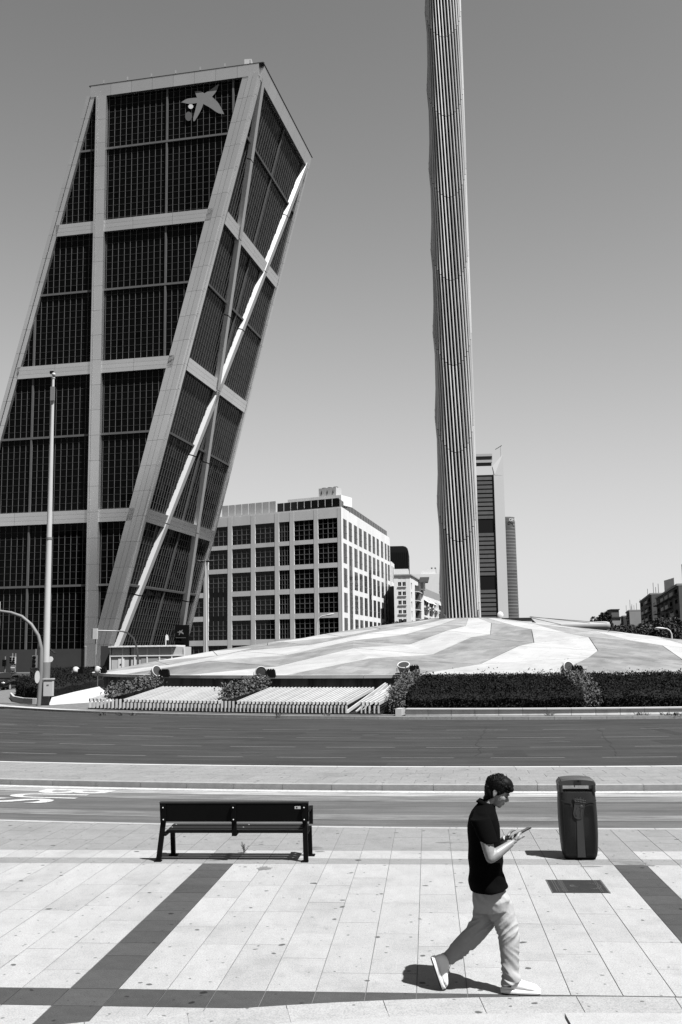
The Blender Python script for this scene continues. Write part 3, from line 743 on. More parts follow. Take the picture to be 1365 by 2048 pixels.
for i, (qd, x, za) in enumerate(single):
    if i < 300: MB().prism(qd, -V*.025).build('pane', m_pane, kio)
    else: stuffp.add(qd, [(0, 1, 2, 3)])
# overhanging face
for k in range(1, 32):
    w = TB*k/32
    big = k == 16
    a, b = (.16, .35) if big else (.045, .12)
    m_v.prism([RP(w-a, 4, -.2), RP(w+a, 4, -.2), RP(w+a, 112, -.2), RP(w-a, 112, -.2)], N2*(b+.0))
    for i in range(len(zl)-1):
        t = [rnd.gauss(0, .012) for _ in range(3)]
        stuffp.add([RP(w-TB/32+.06, zl[i]+.04, -.17+t[0]), RP(w-.06, zl[i]+.04, -.17+t[1]), RP(w-.06, zl[i+1]-.04, -.17+t[2]), RP(w-TB/32+.06, zl[i+1]-.04, -.17+t[0]+t[2]-t[1])], [(0, 1, 2, 3)])
for z in zl:
    m_h.prism([RP(.4, z-.05, -.2), RP(TB-.4, z-.05, -.2), RP(TB-.4, z+.05, -.2), RP(.4, z+.05, -.2)], N2*.08)
stuffp.build('pane_field', m_pane, kio, kind='stuff')
m_v.build('vertical_mullions', m_mull, kio, kind='stuff'); m_h.build('transoms', m_mull2, kio, kind='stuff')
for x in (X0-26.8, X0-13.4, X0+13.4, X0+26.8):
    lo, hi = lspan(x); 
    if hi > lo: MB().prism([LP(x-.17, lo, -.2), LP(x+.17, lo, -.2), LP(x+.17, hi, -.2), LP(x-.17, hi, -.2)], -V*.38).build('main_mullion', m_mull, kio)
for z in ZT:
    MB().prism([LP(xl(z)+.5, z-.2, -.2), LP(TA+xl(z)-.5, z-.2, -.2), LP(TA+xl(z)-.5, z+.2, -.2), LP(xl(z)+.5, z+.2, -.2)], -V*.42).build('thin_band', m_mull, kio)
    MB().prism([RP(.5, z-.2, -.2), RP(TB-.5, z-.2, -.2), RP(TB-.5, z+.2, -.2), RP(.5, z+.2, -.2)], N2*.42).build('thin_band', m_mull, kio)
# bands made of panels with seams
def panel_run(mk, t0, t1, step, name, parts=1):
    n = max(1, round((t1-t0)/step)); 
    for i in range(n): mk(lerp(t0, t1, i/n)+.02, lerp(t0, t1, (i+1)/n)-.02).build(name, m_panel, kio)
for z in ZB:
    hw = 1.18
    for (za, zb) in ((z-hw, z-hw*.35), (z-hw*.33, z+hw*.33), (z+hw*.35, z+hw)):
        panel_run(lambda a, b: MB().prism([LP(a, za, -.2), LP(b, za, -.2), LP(b, zb, -.2), LP(a, zb, -.2)], -V*.75), TA*0+xl(z)+1.2, TA+xl(z)-1.6, 8.0, 'band_panel')
        panel_run(lambda a, b: MB().prism([RP(a, za, -.2), RP(b, za, -.2), RP(b, zb, -.2), RP(a, zb, -.2)], N2*.7), 1.2, TB-1.2, 9.0, 'band_panel')
# top band and parapet
panel_run(lambda a, b: MB().prism([LP(a, 111.6, -.2), LP(b, 111.6, -.2), LP(b, 114, -.2), LP(a, 114, -.2)], -V*.85), TL+.2, TL+TA-.2, 4.4, 'top_panel')
panel_run(lambda a, b: MB().prism([RP(a, 111.2, -.2), RP(b, 111.2, -.2), RP(b, 114, -.2), RP(a, 114, -.2)], N2*.8), .2, TB-.2, 4.8, 'top_panel')
tp = BL_+LEAN
MB().obox(tp-V*.7-U*.1, U*(TA+.8), V*(TB+.9), Zv*.14).build('parapet', m_seam, kio)
for i in range(7): q = tp+U*(3+i*5)-V*.6+Zv*.2; MB().box(q.x-.12, q.x+.12, q.y-.12, q.y+.12, q.z, q.z+.7).build('roof_anchor', m_panel, kio)
q = tp+U*32.4+V*1+Zv*.2
MB().box(q.x-.9, q.x+.5, q.y-.6, q.y+.6, q.z+.5, q.z+1.6).build('roof_cradle', m_lamp, kio); MB().tube([q, q+Zv*.6], .2, 6).build('cradle_post', m_seam, kio)
q = tp+U*34.6+V*1+Zv*.2; MB().tube([q, q+Zv*.5, q+Zv*.9+U*.8], .15, 6).build('roof_hook', m_panel, kio)
# vertical rib
panel_run(lambda a, b: MB().prism([LP(31.85, a, -.2), LP(32.15, a, -.2), LP(32.15, b, -.2), LP(31.85, b, -.2)], -V*1.2), 0, 111.5, 4.75, 'rib_edge')
panel_run(lambda a, b: MB().prism([LP(32.19, a, -.2), LP(33.95, a, -.2), LP(33.95, b, -.2), LP(32.19, b, -.2)], -V*1.05), 0, 111.5, 4.75, 'rib_panel')
# slanted corner bands: strips with dark grooves between
for (a, b, o) in ((0.0, .75, .75), (.85, 1.7, .55)):
    panel_run(lambda z0, z1: MB().prism([LP(a+xl(z0), z0, -.2), LP(b+xl(z0), z0, -.2), LP(b+xl(z1), z1, -.2), LP(a+xl(z1), z1, -.2)], -V*(o+.2)), 0, 112, 4.75, 'corner_panel')
for (a, b, o) in ((-2.9, -1.75, .55), (-1.63, -.75, .75), (-.62, .35, .95)):
    panel_run(lambda z0, z1: MB().prism([LP(TA+a+xl(z0), z0, -.2), LP(TA+b+xl(z0), z0, -.2), LP(TA+b+xl(z1), z1, -.2), LP(TA+a+xl(z1), z1, -.2)], -V*(o+.2)), 0, 112, 4.75, 'corner_panel')
for (a, b, o) in ((.0, .9, .7), (1.0, 1.5, .45)):
    panel_run(lambda z0, z1: MB().prism([RP(a, z0, -.2), RP(b, z0, -.2), RP(b, z1, -.2), RP(a, z1, -.2)], N2*o), 0, 113, 4.75, 'corner_panel')
    panel_run(lambda z0, z1: MB().prism([RP(TB-b, z0, -.2), RP(TB-a, z0, -.2), RP(TB-a, z1, -.2), RP(TB-b, z1, -.2)], N2*o), 0, 113, 4.75, 'corner_panel')
# crossing braces on the overhanging face
def brace(wa, za, wb, zb):
    n = 8
    for i in range(n):
        t0, t1 = i/n+.001, (i+1)/n-.001
        def P_(t, dw, o): return RP(lerp(wa, wb, t)+dw, lerp(za, zb, t), o)
        hw = 1.0
        mb = MB()
        vs = []
        for t in (t0, t1): vs += [P_(t, -hw, -.2), P_(t, -hw*.72, .65), P_(t, hw*.72, .65), P_(t, hw, -.2)]
        mb.add(vs, [(0, 1, 5, 4), (1, 2, 6, 5), (2, 3, 7, 6), (3, 2, 1, 0), (4, 5, 6, 7)]); mb.build('brace_panel', m_panel_b, kio, fix=True)
brace(36.6, 112, 2.2, 0); brace(1.6, 112, 36.0, 0)
MB().obox(LP(-1, 0, .5), U*(TA+.5), V*.5, Zv*4.0).build('plinth', mat('plinth_stone', .06, .6, .1, .5), kio)
# star emblem on the glass
def on_left(px, py):
    d = ray(px, py); t = ((BL_-CO).dot(V))/(d.dot(V)); return CO+d*t
def emblem(pts, name, m, parent, o=0.12, th=.05):
    P = [on_left(350+x/5.056, 150+y/5.056)-V*o for x, y in pts]
    return MB().prism(P, -V*th).build(name, m, parent, fix=True)
def smooth_poly(pts, sharp, n=5):
    out = []; k = len(pts)
    for i in range(k):
        p0, p1, p2, p3 = [Vector(pts[(i+j-1) % k]) for j in range(4)]
        if i in sharp: p0 = p1-(p2-p1)
        if (i+1) % k in sharp: p3 = p2+(p2-p1)
        for j in range(n):
            t = j/n
            out.append(tuple(0.5*((2*p1)+(-p0+p2)*t+(2*p0-5*p1+4*p2-p3)*t*t+(-p0+3*p1-3*p2+p3)*t**3)))
    return out
star = [(68, 280), (130, 245), (228, 233), (205, 172), (262, 168), (303, 190), (370, 150), (450, 92), (425, 165), (380, 225), (445, 290), (503, 400), (440, 388), (360, 335), (292, 297), (272, 350), (230, 430), (198, 472), (190, 440), (208, 370), (228, 288), (150, 296)]
emblem(smooth_poly(star, {0, 3, 7, 11, 2, 5, 9, 14, 20}), 'emblem_star', m_logo, kio)
emblem([(165+25*math.cos(t*.3927), 323+24*math.sin(t*.3927)) for t in range(16)], 'emblem_dot', m_logo_b, kio)
emblem([(143+35*math.cos(t*.3927), 422+47*math.sin(t*.3927)) for t in range(16)], 'emblem_dot', m_logo_g, kio)
# entrance sign at the foot
q = RP(31.5, 8.5, 2.2)
sg = MB().obox(at(350, 1294, 213)-Vector((0, 0, 6)), at(377, 1294, 213)-at(350, 1294, 213), V*.6, Zv*10.6).build('sign_board', m_black, None)
tag(sg, 'black totem sign with a small star at the foot of the leaning tower', 'sign')
sc_ = 13/435
mbs = MB().prism([at(355+(x-68)*sc_, 1259+(y-92)*sc_, 212.6) for x, y in smooth_poly(star, {0, 3, 7, 11, 2, 5, 9, 14, 20}, 2)], (0, -.1, 0)).build('star_mark', m_logo, None, fix=True); mbs.parent = sg
MB().obox(at(352, 1276, 212.5), at(372, 1276, 212.5)-at(352, 1276, 212.5), (0, .1, 0), Zv*.12).build('lettering_strip', m_logo_g, sg)

# ------------------------------------------------------------------ office block with the white stone grid
m_stone = mat('white_stone_cladding', 0.86, 0.7, 0.05, 0.3, 0.05, 4, rnd=0.03); add_patches(m_stone, 0.25, 0.1, (1, 1, .3), .5, .7)
m_wglass = mat('office_glass', 0.006, 0.08, spec=0.16, rnd=0.5)
m_wframe = mat('office_frame', 0.16, 0.5)
m_blind = mat('blind', 0.05, 0.8)
def facade(root, A, B, cols, rows, ztop, d=.6, frame=True, mw=m_stone, mg=m_wglass, nv=4, nh=4, merge=(), z0=0.0, fm=m_wframe, skip=()):
    """stone grid from A to B (seen with A on the left); every pier, spandrel and window is a part"""
    A, B = Vector((A[0], A[1], 0)), Vector((B[0], B[1], 0)); L = (B-A).length; u = (B-A)/L; n = Vector((u.y, -u.x, 0))
    def slab(s0, s1, za, zb, o0, o1): return MB().obox(A+u*s0+n*o0+Zv*za, u*(s1-s0), n*(o1-o0), Zv*(zb-za))
    edges = [0]+[x for c in cols for x in c]+[L]
    for i in range(0, len(edges), 2):
        if edges[i+1]-edges[i] > .02: slab(edges[i], edges[i+1], z0, ztop, -d, 0).build('pier', mw, root)
    rows_ = sorted(rows)
    for ci, (a, b) in enumerate(cols):
        zz = [z0]+[z for r in rows_ for z in r]+[ztop]
        done = set()
        for i in range(0, len(zz), 2):
            if (ci, i) in merge: continue
            if zz[i+1]-zz[i] > .02: slab(a+.003, b-.003, zz[i], zz[i+1], -d+.01, -.03).build('spandrel', mw, root)
        for ri, (za, zb) in enumerate(rows_):
            if (ci, ri) in skip: continue
            w = slab(a, b, za, zb, -d+.05, -d+.12).build('window', mg, root)
            if frame:
                fr = MB(); tw = .055
                for k in range(1, nv):
                    s = lerp(a, b, k/nv); wd = tw*1.7 if (k == nv//2) else tw*.7
                    fr.obox(A+u*(s-wd)+n*(-d+.12)+Zv*za, u*2*wd, n*.1, Zv*(zb-za))
                for k in range(1, nh):
                    z = lerp(za, zb, k/nh); wd = tw*1.5 if k == nh//2 else tw*.6
                    fr.obox(A+u*a+n*(-d+.12)+Zv*(z-wd), u*(b-a), n*.08, Zv*2*wd)
                fr.build('frame', fm, w)
    return u, n, L
def face_s(px, py, A, B):
    A, B = Vector((A[0], A[1], 0)), Vector((B[0], B[1], 0)); u = (B-A).normalized(); n = Vector((u.y, -u.x, 0)); d = ray(px, py)
    t = ((A-CO).dot(n))/d.dot(n); return (CO+d*t-A).dot(u)
K_ = (-20.43, 250.0); Lf_ = (-78.0, 274.2); Rt_ = (-11.09, 322.0)
off_b = thing('office_block', 'office block with a white stone grid of large dark windows', 'building', (K_[0], K_[1], 0))
cz = lambda x: 380+x/2.967
cols = [tuple(face_s(cz(x), 1150, Lf_, K_) for x in c) for c in ((-170, -55), (-35, 83), (110, 225), (250, 363), (388, 505), (530, 594), (620, 738), (763, 880))]
rows = [(4.9-6.1*0-4.2, 4.9), (6.3, 11.2), (12.5, 17.4), (18.7, 23.5), (24.7, 29.7), (30.8, 35.8)]
facade(off_b, Lf_, K_, cols, rows, 38.2, nv=4, nh=4, merge={(2, 4), (2, 6)}, d=.38)
rc = [(910, 932), (943, 963), (974, 994), (1003, 1022), (1031, 1049), (1058, 1075), (1083, 1099), (1107, 1122), (1132, 1146), (1155, 1166), (1171, 1183)]
cols = [tuple(face_s(cz(x), 1060, K_, Rt_) for x in c) for c in rc]
facade(off_b, K_, Rt_, cols, rows, 38.2, nv=2, nh=3, merge={(1, 6), (1, 4), (1, 8), (5, 6), (5, 8), (9, 8), (9, 6), (9, 4)}, d=.15)
def extr(mb, pts, z0, z1): return mb.prism([Vector((p[0], p[1], z0)) for p in pts], (0, 0, z1-z0))
uL = (Vector(K_)-Vector(Lf_)).normalized(); uR = (Vector(Rt_)-Vector(K_)).normalized()
nL = Vector((uL.y, -uL.x)); nR = Vector((uR.y, -uR.x))
kI = Vector(K_)-nL*.40-nR*.17; lI = Vector(Lf_)-nL*.40; rI = Vector(Rt_)-nR*.17
back = lI+(rI-kI)
extr(MB(), [lI, kI, rI, back], 0, 38.0).build('inner_core', m_wglass, off_b, fix=True)
extr(MB(), [Vector(Lf_)-nL*.1, Vector(K_)-nL*.1-nR*.1, Vector(Rt_)-nR*.1, back], 38.21, 38.5).build('roof_slab', m_stone, off_b, fix=True)
m_rail = mat('smoked_rail_glass', .012, .2, spec=.4)
def on_edge(px, py, A, B, inset):
    s = face_s(px, py, A, B); A3 = Vector(A); u = (Vector(B)-A3).normalized(); n = Vector((u.y, -u.x)); return A3+u*s-n*inset
a, b = on_edge(552, 1020, Lf_, K_, .8), Vector(K_)-nL*.8-nR*.8
d_ = (b-a); 
for i in range(9):
    p, q = a+d_*(i/9), a+d_*((i+1)/9-.012)
    MB().obox((p.x, p.y, 38.5), (q-p).to_3d(), (nL*-.15).to_3d(), (0, 0, 2.3)).build('rail_panel', m_rail, off_b)
b2 = Vector(Rt_)-nR*.8; d_ = b2-b
for i in range(18):
    p, q = b+d_*(i/18), b+d_*((i+1)/18-.006)
    MB().obox((p.x, p.y, 38.5), (q-p).to_3d(), (nR*-.15).to_3d(), (0, 0, 2.0)).build('rail_panel', m_rail, off_b)
a, b = on_edge(560, 1010, Lf_, K_, 4), on_edge(668, 1003, Lf_, K_, 4)
MB().obox((a.x, a.y, 39.6), (b-a).to_3d(), (nL*-6).to_3d(), (0, 0, 2.5)).build('roof_house', m_stone, off_b)
a, b = on_edge(619, 1000, Lf_, K_, 5), on_edge(654, 1000, Lf_, K_, 5); d_ = (b-a).to_3d()
ac = MB().obox((a.x, a.y, 42.1), d_, (nL*-3).to_3d(), (0, 0, 2.3)).build('cooling_unit', m_lamp, off_b)
for i in range(3):
    c = a.to_3d()+d_*((i+.5)/3)-(nL*1.5).to_3d(); MB().tube([c+Zv*44.4, c+Zv*44.7], .62, 12).build('fan', m_seam, ac)
    for s_ in (-.12, .12):
        c2 = a.to_3d()+d_*((i+.5)/3+s_*.0)
        MB().prism([c2+Zv*42.9+d_*.03+nL.to_3d()*.02, c2+Zv*42.9-d_*.03+nL.to_3d()*.02, c2+Zv*43.9+nL.to_3d()*.02], nL.to_3d()*.05).build('vent_slit', m_seam, ac, fix=True); break
a, b = on_edge(436, 1030, Lf_, K_, 2), on_edge(545, 1030, Lf_, K_, 2)
for i in range(8):
    p, q = a.lerp(b, i/8), a.lerp(b, (i+1)/8-.01)
    MB().obox((p.x, p.y, 38.5), (q-p).to_3d(), (nL*-.1).to_3d(), (0, 0, 3.2)).build('screen_panel', m_conc, off_b)
# lower wing at its right end
wing = thing('office_wing', 'narrow lower wing at the right end of the white grid office block', 'building', (Rt_[0], Rt_[1], 0))
WA = (Rt_[0]+.3, Rt_[1]+.3); e = at(789, 1130, 333); WB = (e.x, e.y); Lw = (Vector(WB)-Vector(WA)).length
facade(wing, WA, WB, [(Lw*.12, Lw*.40), (Lw*.55, Lw*.86)], rows[:5], 31.0, nv=2, nh=3, d=.3)
n_ = Vector((WB[1]-WA[1], -(WB[0]-WA[0]))).normalized()
extr(MB(), [Vector(WA)-n_*.32, Vector(WB)-n_*.32, Vector(WB)-n_*14, Vector(WA)-n_*14], 0, 30.9).build('inner_core', m_stone, wing, fix=True)

# ------------------------------------------------------------------ farther buildings
m_white = mat('white_render', 0.80, 0.8, 0.04, 0.3, rnd=.02); m_dkglass = mat('dark_window', 0.012, 0.2, spec=.4, rnd=.5)
m_greyr = mat('grey_render', 0.34, 0.8, 0.06, 0.3); m_brick = mat('dark_brick', 0.075, 0.85, 0.12, 0.5); m_brick2 = mat('mid_brick', 0.13, 0.85, 0.12, 0.5)
m_pale = mat('pale_parapet', 0.45, 0.8, 0.1, 0.4, rnd=.1); m_awn = mat('awning', 0.62, 0.8, rnd=.3)
m_blackc = mat('black_cladding', 0.006, 0.6, spec=0.1, rnd=.2)
def X3(p): return Vector((p.x, p.y))
# black slab tower
bt = thing('black_slab_building', 'plain black slab building with a rounded top corner behind the office block', 'building', (at(800, 1140, 430).x, 430, 0))
p0, p1 = at(770, 1100, 430), at(817, 1100, 430); ztp = at(800, 1092, 430).z; wdt = p1.x-p0.x
prof = [(p0.x, 0), (p1.x, 0), (p1.x, ztp-2.2)]+[(p1.x-2.2+2.2*math.cos(R(t)), ztp-2.2+2.2*math.sin(R(t))) for t in (30, 60, 90)]+[(p0.x, ztp)]
MB().prism([(x, 430, z) for x, z in prof], (0, 25, 0)).build('body', m_blackc, bt, fix=True)
for i in range(12): MB().box(p0.x+wdt*(i+.5)/12-.12, p0.x+wdt*(i+.5)/12+.12, 429.75, 430.02, 0, ztp-2.3).build('fin', m_blackc, bt)
# white apartment block
wa = thing('white_apartment_block', 'white rendered apartment block with paired small windows', 'building', (at(805, 1250, 300).x, 300, 0))
a, b, c = at(788, 1155, 300), at(820.5, 1151, 300), at(838, 1160, 322)
zt = at(805, 1151, 300).z
A, B, C_ = X3(a), X3(b), X3(c)
colsA = [(face_s(x0, 1190, A, B), face_s(x1, 1190, A, B)) for x0, x1 in ((797, 803.5), (806, 812.5))]
rz = [(at(805, y1, 300).z, at(805, y0, 300).z) for y0, y1 in ((1164, 1172), (1183, 1190.5), (1201, 1209), (1220, 1227), (1238, 1246))]
u_, n_, L_ = facade(wa, A, B, colsA, rz, zt, d=.35, mw=m_white, mg=m_dkglass, nv=2, nh=1)
for ca, cb in colsA:
    for za, zb in rz: MB().obox(A.to_3d()+u_*(ca-.15)+n_*.0+Zv*(za-.25), u_*(cb-ca+.3), n_*.25, Zv*.2).build('sill', m_white, wa)
Lb = (C_-B).length
colsB = [(Lb*.08, Lb*.2), (Lb*.52, Lb*.95)]
rzb = [(zt-2.0-i*2.75-1.9, zt-2.0-i*2.75) for i in range(5)]
facade(wa, B, C_, colsB, rzb, zt, d=.5, mw=m_white, mg=m_dkglass, nv=3, nh=1)
for i in range(4):
    d_ = (C_-B).normalized(); n2 = Vector((d_.y, -d_.x)); p = B+d_*Lb*.50
    MB().obox(Vector((p.x, p.y, rzb[i][0]-.3)), (d_*Lb*.48).to_3d(), (n2*1.1).to_3d(), (0, 0, .18)).build('balcony', m_white, wa)
    MB().obox(Vector((p.x, p.y, rzb[i][0]-.1)), (d_*Lb*.48).to_3d(), (n2*.06).to_3d(), (0, 0, .8)).build('balcony_rail', m_brick, wa)
nAB = Vector(((B-A).y, -(B-A).x)).normalized(); nBC = Vector(((C_-B).y, -(C_-B).x)).normalized()
extr(MB(), [A-nAB*.37, B-nAB*.37-nBC*.5, C_-nBC*.5, A+(C_-B)-nAB*.4], 0, zt-.05).build('inner_core', m_white, wa, fix=True)
extr(MB(), [A+nAB*.3, B+nAB*.3+nBC*.3, C_+nBC*.3, A+(C_-B)], zt, zt+.35).build('roof', m_greyr, wa, fix=True)
rr_ = MB().box(a.x, a.x+4.2, 306, 316, zt+.3, zt+2.4).build('roof_house', m_white, wa)
# long block with bracketed windows
lb = thing('long_white_block', 'long white block with rows of angled window hoods beside the obelisk', 'building', (at(860, 1250, 330).x, 330, 0))
A, B = X3(at(838.5, 1170, 318)), X3(at(902, 1200, 400)); Lb = (B-A).length; zt = at(840, 1172, 318).z
colsA = [(Lb*(.12+i*.145), Lb*(.12+i*.145+.095)) for i in range(6)]
rz = [(zt-3.6-i*3.1-1.9, zt-3.6-i*3.1) for i in range(5)]
u_, n_, L_ = facade(lb, A, B, colsA, rz, zt-2.4, d=.9, mw=m_white, mg=m_dkglass, nv=2, nh=1)
extr(MB(), [A-n_.xy*.92, B-n_.xy*.92, B-n_.xy*18, A-n_.xy*18], 0, zt-2.5).build('inner_core', m_white, lb, fix=True)
MB().obox(A.to_3d()+Zv*(zt-2.39), u_*L_, -n_*18, Zv*2.4).build('attic', m_greyr, lb)
MB().obox(A.to_3d()-u_*2.6+n_*.5, u_*2.6, -n_*18, Zv*(zt-.0)).build('end_wall', m_brick2, lb)
for ca, cb in colsA:
    for za, zb in rz:
        q = A.to_3d()+u_*cb
        MB().prism([q+Zv*za, q+Zv*zb, q+n_*.9+Zv*zb], u_*.15).build('window_fin', m_white, lb, fix=True)
        MB().obox(A.to_3d()+u_*(ca-.5)+Zv*(za-.75), u_*(cb-ca+1), n_*.5, Zv*.6).build('planter_box', m_white, lb)
for i, (ca, cb) in enumerate(colsA):
    if i in (0, 1, 3, 5): q = A.to_3d()+u_*(ca-.2)+Zv*rz[0][1]; MB().prism([q, q+n_*1.6-Zv*1.1, q+n_*1.6-Zv*1.2, q-Zv*.15], u_*(cb-ca+.6)).build('awning', m_awn, lb, fix=True)
d0 = at(838, 1150, 322); d1 = at(853, 1150, 322)
tw = MB().box(d0.x, d1.x-.4, 321, 326, zt-1, zt+1.4).build('dormer', m_white, lb); MB().prism([(d0.x-.2, 320.2, zt+1.4), (d1.x+.5, 320.2, zt+1.4), (d1.x+.9, 320.2, zt+2.9), (d0.x+.4, 320.2, zt+2.9)], (0, 6, 0)).build('dormer_roof', m_brick2, lb, fix=True)
MB().box(d0.x+.5, d1.x-1, 320.9, 321, zt-.6, zt+1.1).build('dormer_window', m_greyr, lb)
wb = thing('white_rear_block', 'plain white block rising behind the long white block', 'building', (at(860, 1200, 440).x, 440, 0))
p0, p1 = at(824, 1150, 440), at(905, 1150, 440)
MB().box(p0.x, p1.x, 440, 455, 0, at(860, 1148, 440).z).build('wall', m_white, wb); MB().box(at(842, 1140, 442).x, at(872, 1140, 442).x, 442, 452, at(860, 1148, 440).z, at(860, 1137, 440).z).build('roof_house', m_white, wb)
for k, px in enumerate((864, 871)): q = at(px, 1137, 445); MB().tube([q-Zv*2, q+Zv*.4], .35, 8).build('vent_cowl', m_seam, wb)
# portal skyscraper
sk = thing('portal_skyscraper', 'very tall skyscraper with pale side core and open portal top', 'skyscraper', (at(990, 1228, 1234).x, 1234, 0))
YD = 1234.0
def sx(px, py=1150): return at(px, py, YD).x
zsk = at(1004, 906, YD).z; zroof = at(970, 950, YD).z
m_core = mat('pale_core', 0.45, .6, .04, .02); m_floor = mat('grey_floor_band', .12, .6, .12, .2, rnd=.08); m_pglass = mat('skyscraper_glass', .02, .15, rnd=.2)
xR1, xR0, xF0, xFl = sx(1015.5), sx(994.5), sx(994), sx(925)
MB().prism([(xR0, YD-2, 0), (xR1, YD+6, 0), (xR1, YD+42, 0), (xR0, YD+42, 0)], (0, 0, zroof-.5)).build('side_core', m_core, sk, fix=True)
MB().add([(xR0+1, YD-1.6, zroof-.5), (xR1, YD+6, zroof-.5), (xR1, YD+10, zroof-.5), (xR0+1, YD+10, zroof-.5), (xR0-1, YD+1, zsk-16), (xR1, YD+6, zsk), (xR1, YD+10, zsk), (xR0-1, YD+10, zsk-16)], [(0, 1, 5, 4), (1, 2, 6, 5), (2, 3, 7, 6), (3, 0, 4, 7), (4, 5, 6, 7)]).build('portal_leg', m_core, sk, fix=True)
MB().box(xFl, xR0-1, YD+1, YD+6, zroof+19, zroof+23).build('portal_beam', m_floor, sk); MB().box(xFl, xR0-1.2, YD, YD+5, zroof+15.3, zroof+18.6).build('beam_soffit', m_core, sk)
MB().box(xFl, xR0-2, YD+2, YD+6, zroof+12, zroof+15).build('lower_beam', m_floor, sk); MB().box(xFl, xR0-1, YD-.5, YD+6, zroof+23, zroof+26).build('beam_coping', m_core, sk)
MB().box(xFl, xF0-.3, YD, YD+40, 0, zroof).build('glass_slab', m_blackc, sk)
zz = zroof-2.5; i = 0
while zz > 5:
    h = 3.7
    if not (at(980, 1040, YD).z > zz-h and zz > at(980, 1058, YD).z) and not (at(980, 1153, YD).z > zz-h and zz > at(980, 1171, YD).z):
        MB().box(xFl, xF0-1.6, YD-.5, YD, zz-h, zz).build('floor_band', m_floor, sk)
    zz -= 5.25
MB().box(xF0-1.4, xF0+.6, YD-1.0, YD, 0, zroof).build('corner_joint', m_blackc, sk)
q0, q1 = at(991, 899, YD+20), at(1004, 891, YD+20)
cr = MB().bar(q0, q1, .7, .7); cr.build('roof_crane', m_seam, sk); MB().tube([Vector((lerp(q0.x, q1.x, .8), YD+20, zsk-1)), lerp(q0, q1, .8)], .3, 6).build('crane_post', m_core, sk)
# rounded glass skyscraper
sk2 = thing('rounded_skyscraper', 'rounded glass skyscraper with white lettering near its top', 'skyscraper', (at(1025, 1228, 1700).x, 1700, 0))
YE = 1700.0; p0, p1 = at(1003, 1130, YE), at(1035, 1130, YE); cx = (p0.x+p1.x)/2-2; zt = at(1025, 1033, YE).z
m_g2 = mat('banded_glass', .11, .25, .5, .05, rnd=.15, stretch=(.3, .3, 1.2)); m_b2 = mat('banded_spandrel', .20, .6, .15, .05, rnd=.15)
MB().loft([((cx, YE+14, 0), (16.5, 0, 0), (0, 14, 0)), ((cx, YE+14, zt-8), (15.2, 0, 0), (0, 13, 0)), ((cx, YE+14, zt), (14.6, 0, 0), (0, 12.5, 0))], 32).build('shaft', m_g2, sk2, smooth=False)
nb = 42
for i in range(nb):
    z = zt-3-i*(zt/nb); t = z/zt; rx = lerp(16.55, 14.9, t)
    if z > 2: MB().loft([((cx, YE+14, z), (rx+.25, 0, 0), (0, rx-2, 0)), ((cx, YE+14, z+1.7), (rx+.25, 0, 0), (0, rx-2, 0))], 32).build('floor_ring', m_b2, sk2)
me = text_mesh('OHL', 6.5, .3); me.materials.clear(); me.materials.append(m_white)
lt = bpy.data.objects.new('lettering', me); COL.objects.link(lt); lt.parent = sk2
q = at(1018.5, 1042, YE); lt.location = Vector((q.x, YE-1.2, q.z))-sk2.location; lt.rotation_euler = (R(90), 0, R(20))
# street of brick flats on the right
def flats(label, pxn, pyn, Yn, pxf, pyf, Yf, mw, nb, nf, right=60, roof=None, grp='brick apartment blocks on the right'):
    N, Fp = at(pxn, pyn, Yn), at(pxf, pyf, Yf); zt = N.z
    A, B = Vector((Fp.x, Fp.y)), Vector((N.x, N.y)); L = (B-A).length
    root = thing('apartment_block', label, 'building', (N.x, N.y, 0), grp)
    fh = zt/nf
    cs = [(L*(i+.22)/nb, L*(i+.78)/nb) for i in range(nb)]; rw = [(fh*k+1.0, fh*k+fh-.55) for k in range(nf)]
    u, n, L = facade(root, A, B, cs, rw, zt, d=.7, mw=mw, mg=m_dkglass, nv=3, nh=1, fm=m_pale)
    rt = Vector((-n.y, n.x, 0))
    extr(MB(), [A-n.xy*.72, B-n.xy*.72, B-n.xy*22, A-n.xy*22], 0, zt-.1).build('inner_core', mw, root, fix=True)
    rnd = random.Random(pxn)
    for ci, (a, b) in enumerate(cs):
        for za, zb in rw:
            if rnd.random() < .72:
                MB().obox(A.to_3d()+u*(a-.6)+Zv*(za-.9), u*(b-a+1.2), n*1.3, Zv*.16).build('balcony', mw, root)
                MB().obox(A.to_3d()+u*(a-.6)+n*1.22+Zv*(za-.74), u*(b-a+1.2), n*.08, Zv*.95).build('balcony_rail', m_pale if rnd.random() < .6 else mw, root)
    MB().obox(A.to_3d()+Zv*zt+n*.4, u*L, -n*22, Zv*.5).build('roof', m_greyr, root)
    for _ in range(4):
        q = A.to_3d()+u*rnd.uniform(0, L)-n*rnd.uniform(1, 6)+Zv*zt; MB().tube([q, q+Zv*rnd.uniform(2.5, 6)], .09, 5).build('aerial', m_seam, root)
    return root, A, B, u, n, zt
r1, A, B, u, n, zt = flats('nearest dark brick flats with stacked balconies at the right edge', 1357, 1171, 264, 1313, 1200, 336, m_brick, 5, 7)
MB().obox(B.to_3d()-n*22+u*.02, n*22, u*.6, Zv*(zt-.2)).build('end_wall', m_brick2, r1)
pq = at(1345, 1160, 290); MB().box(pq.x, pq.x+14, 288, 300, zt, zt+3.6).build('roof_house', m_white, r1)
r2, A, B, u, n, zt = flats('second brick flats from the right, with a pale side wall', 1303, 1189, 350, 1281, 1206, 410, m_brick, 3, 7)
MB().obox(B.to_3d()-n*20, n*20, u*.5, Zv*(zt-.2)).build('end_wall', m_brick2, r2)
r3, A, B, u, n, zt = flats('third and smaller block of flats beyond the brick ones', 1259, 1222, 450, 1253, 1227, 480, m_brick2, 2, 6)
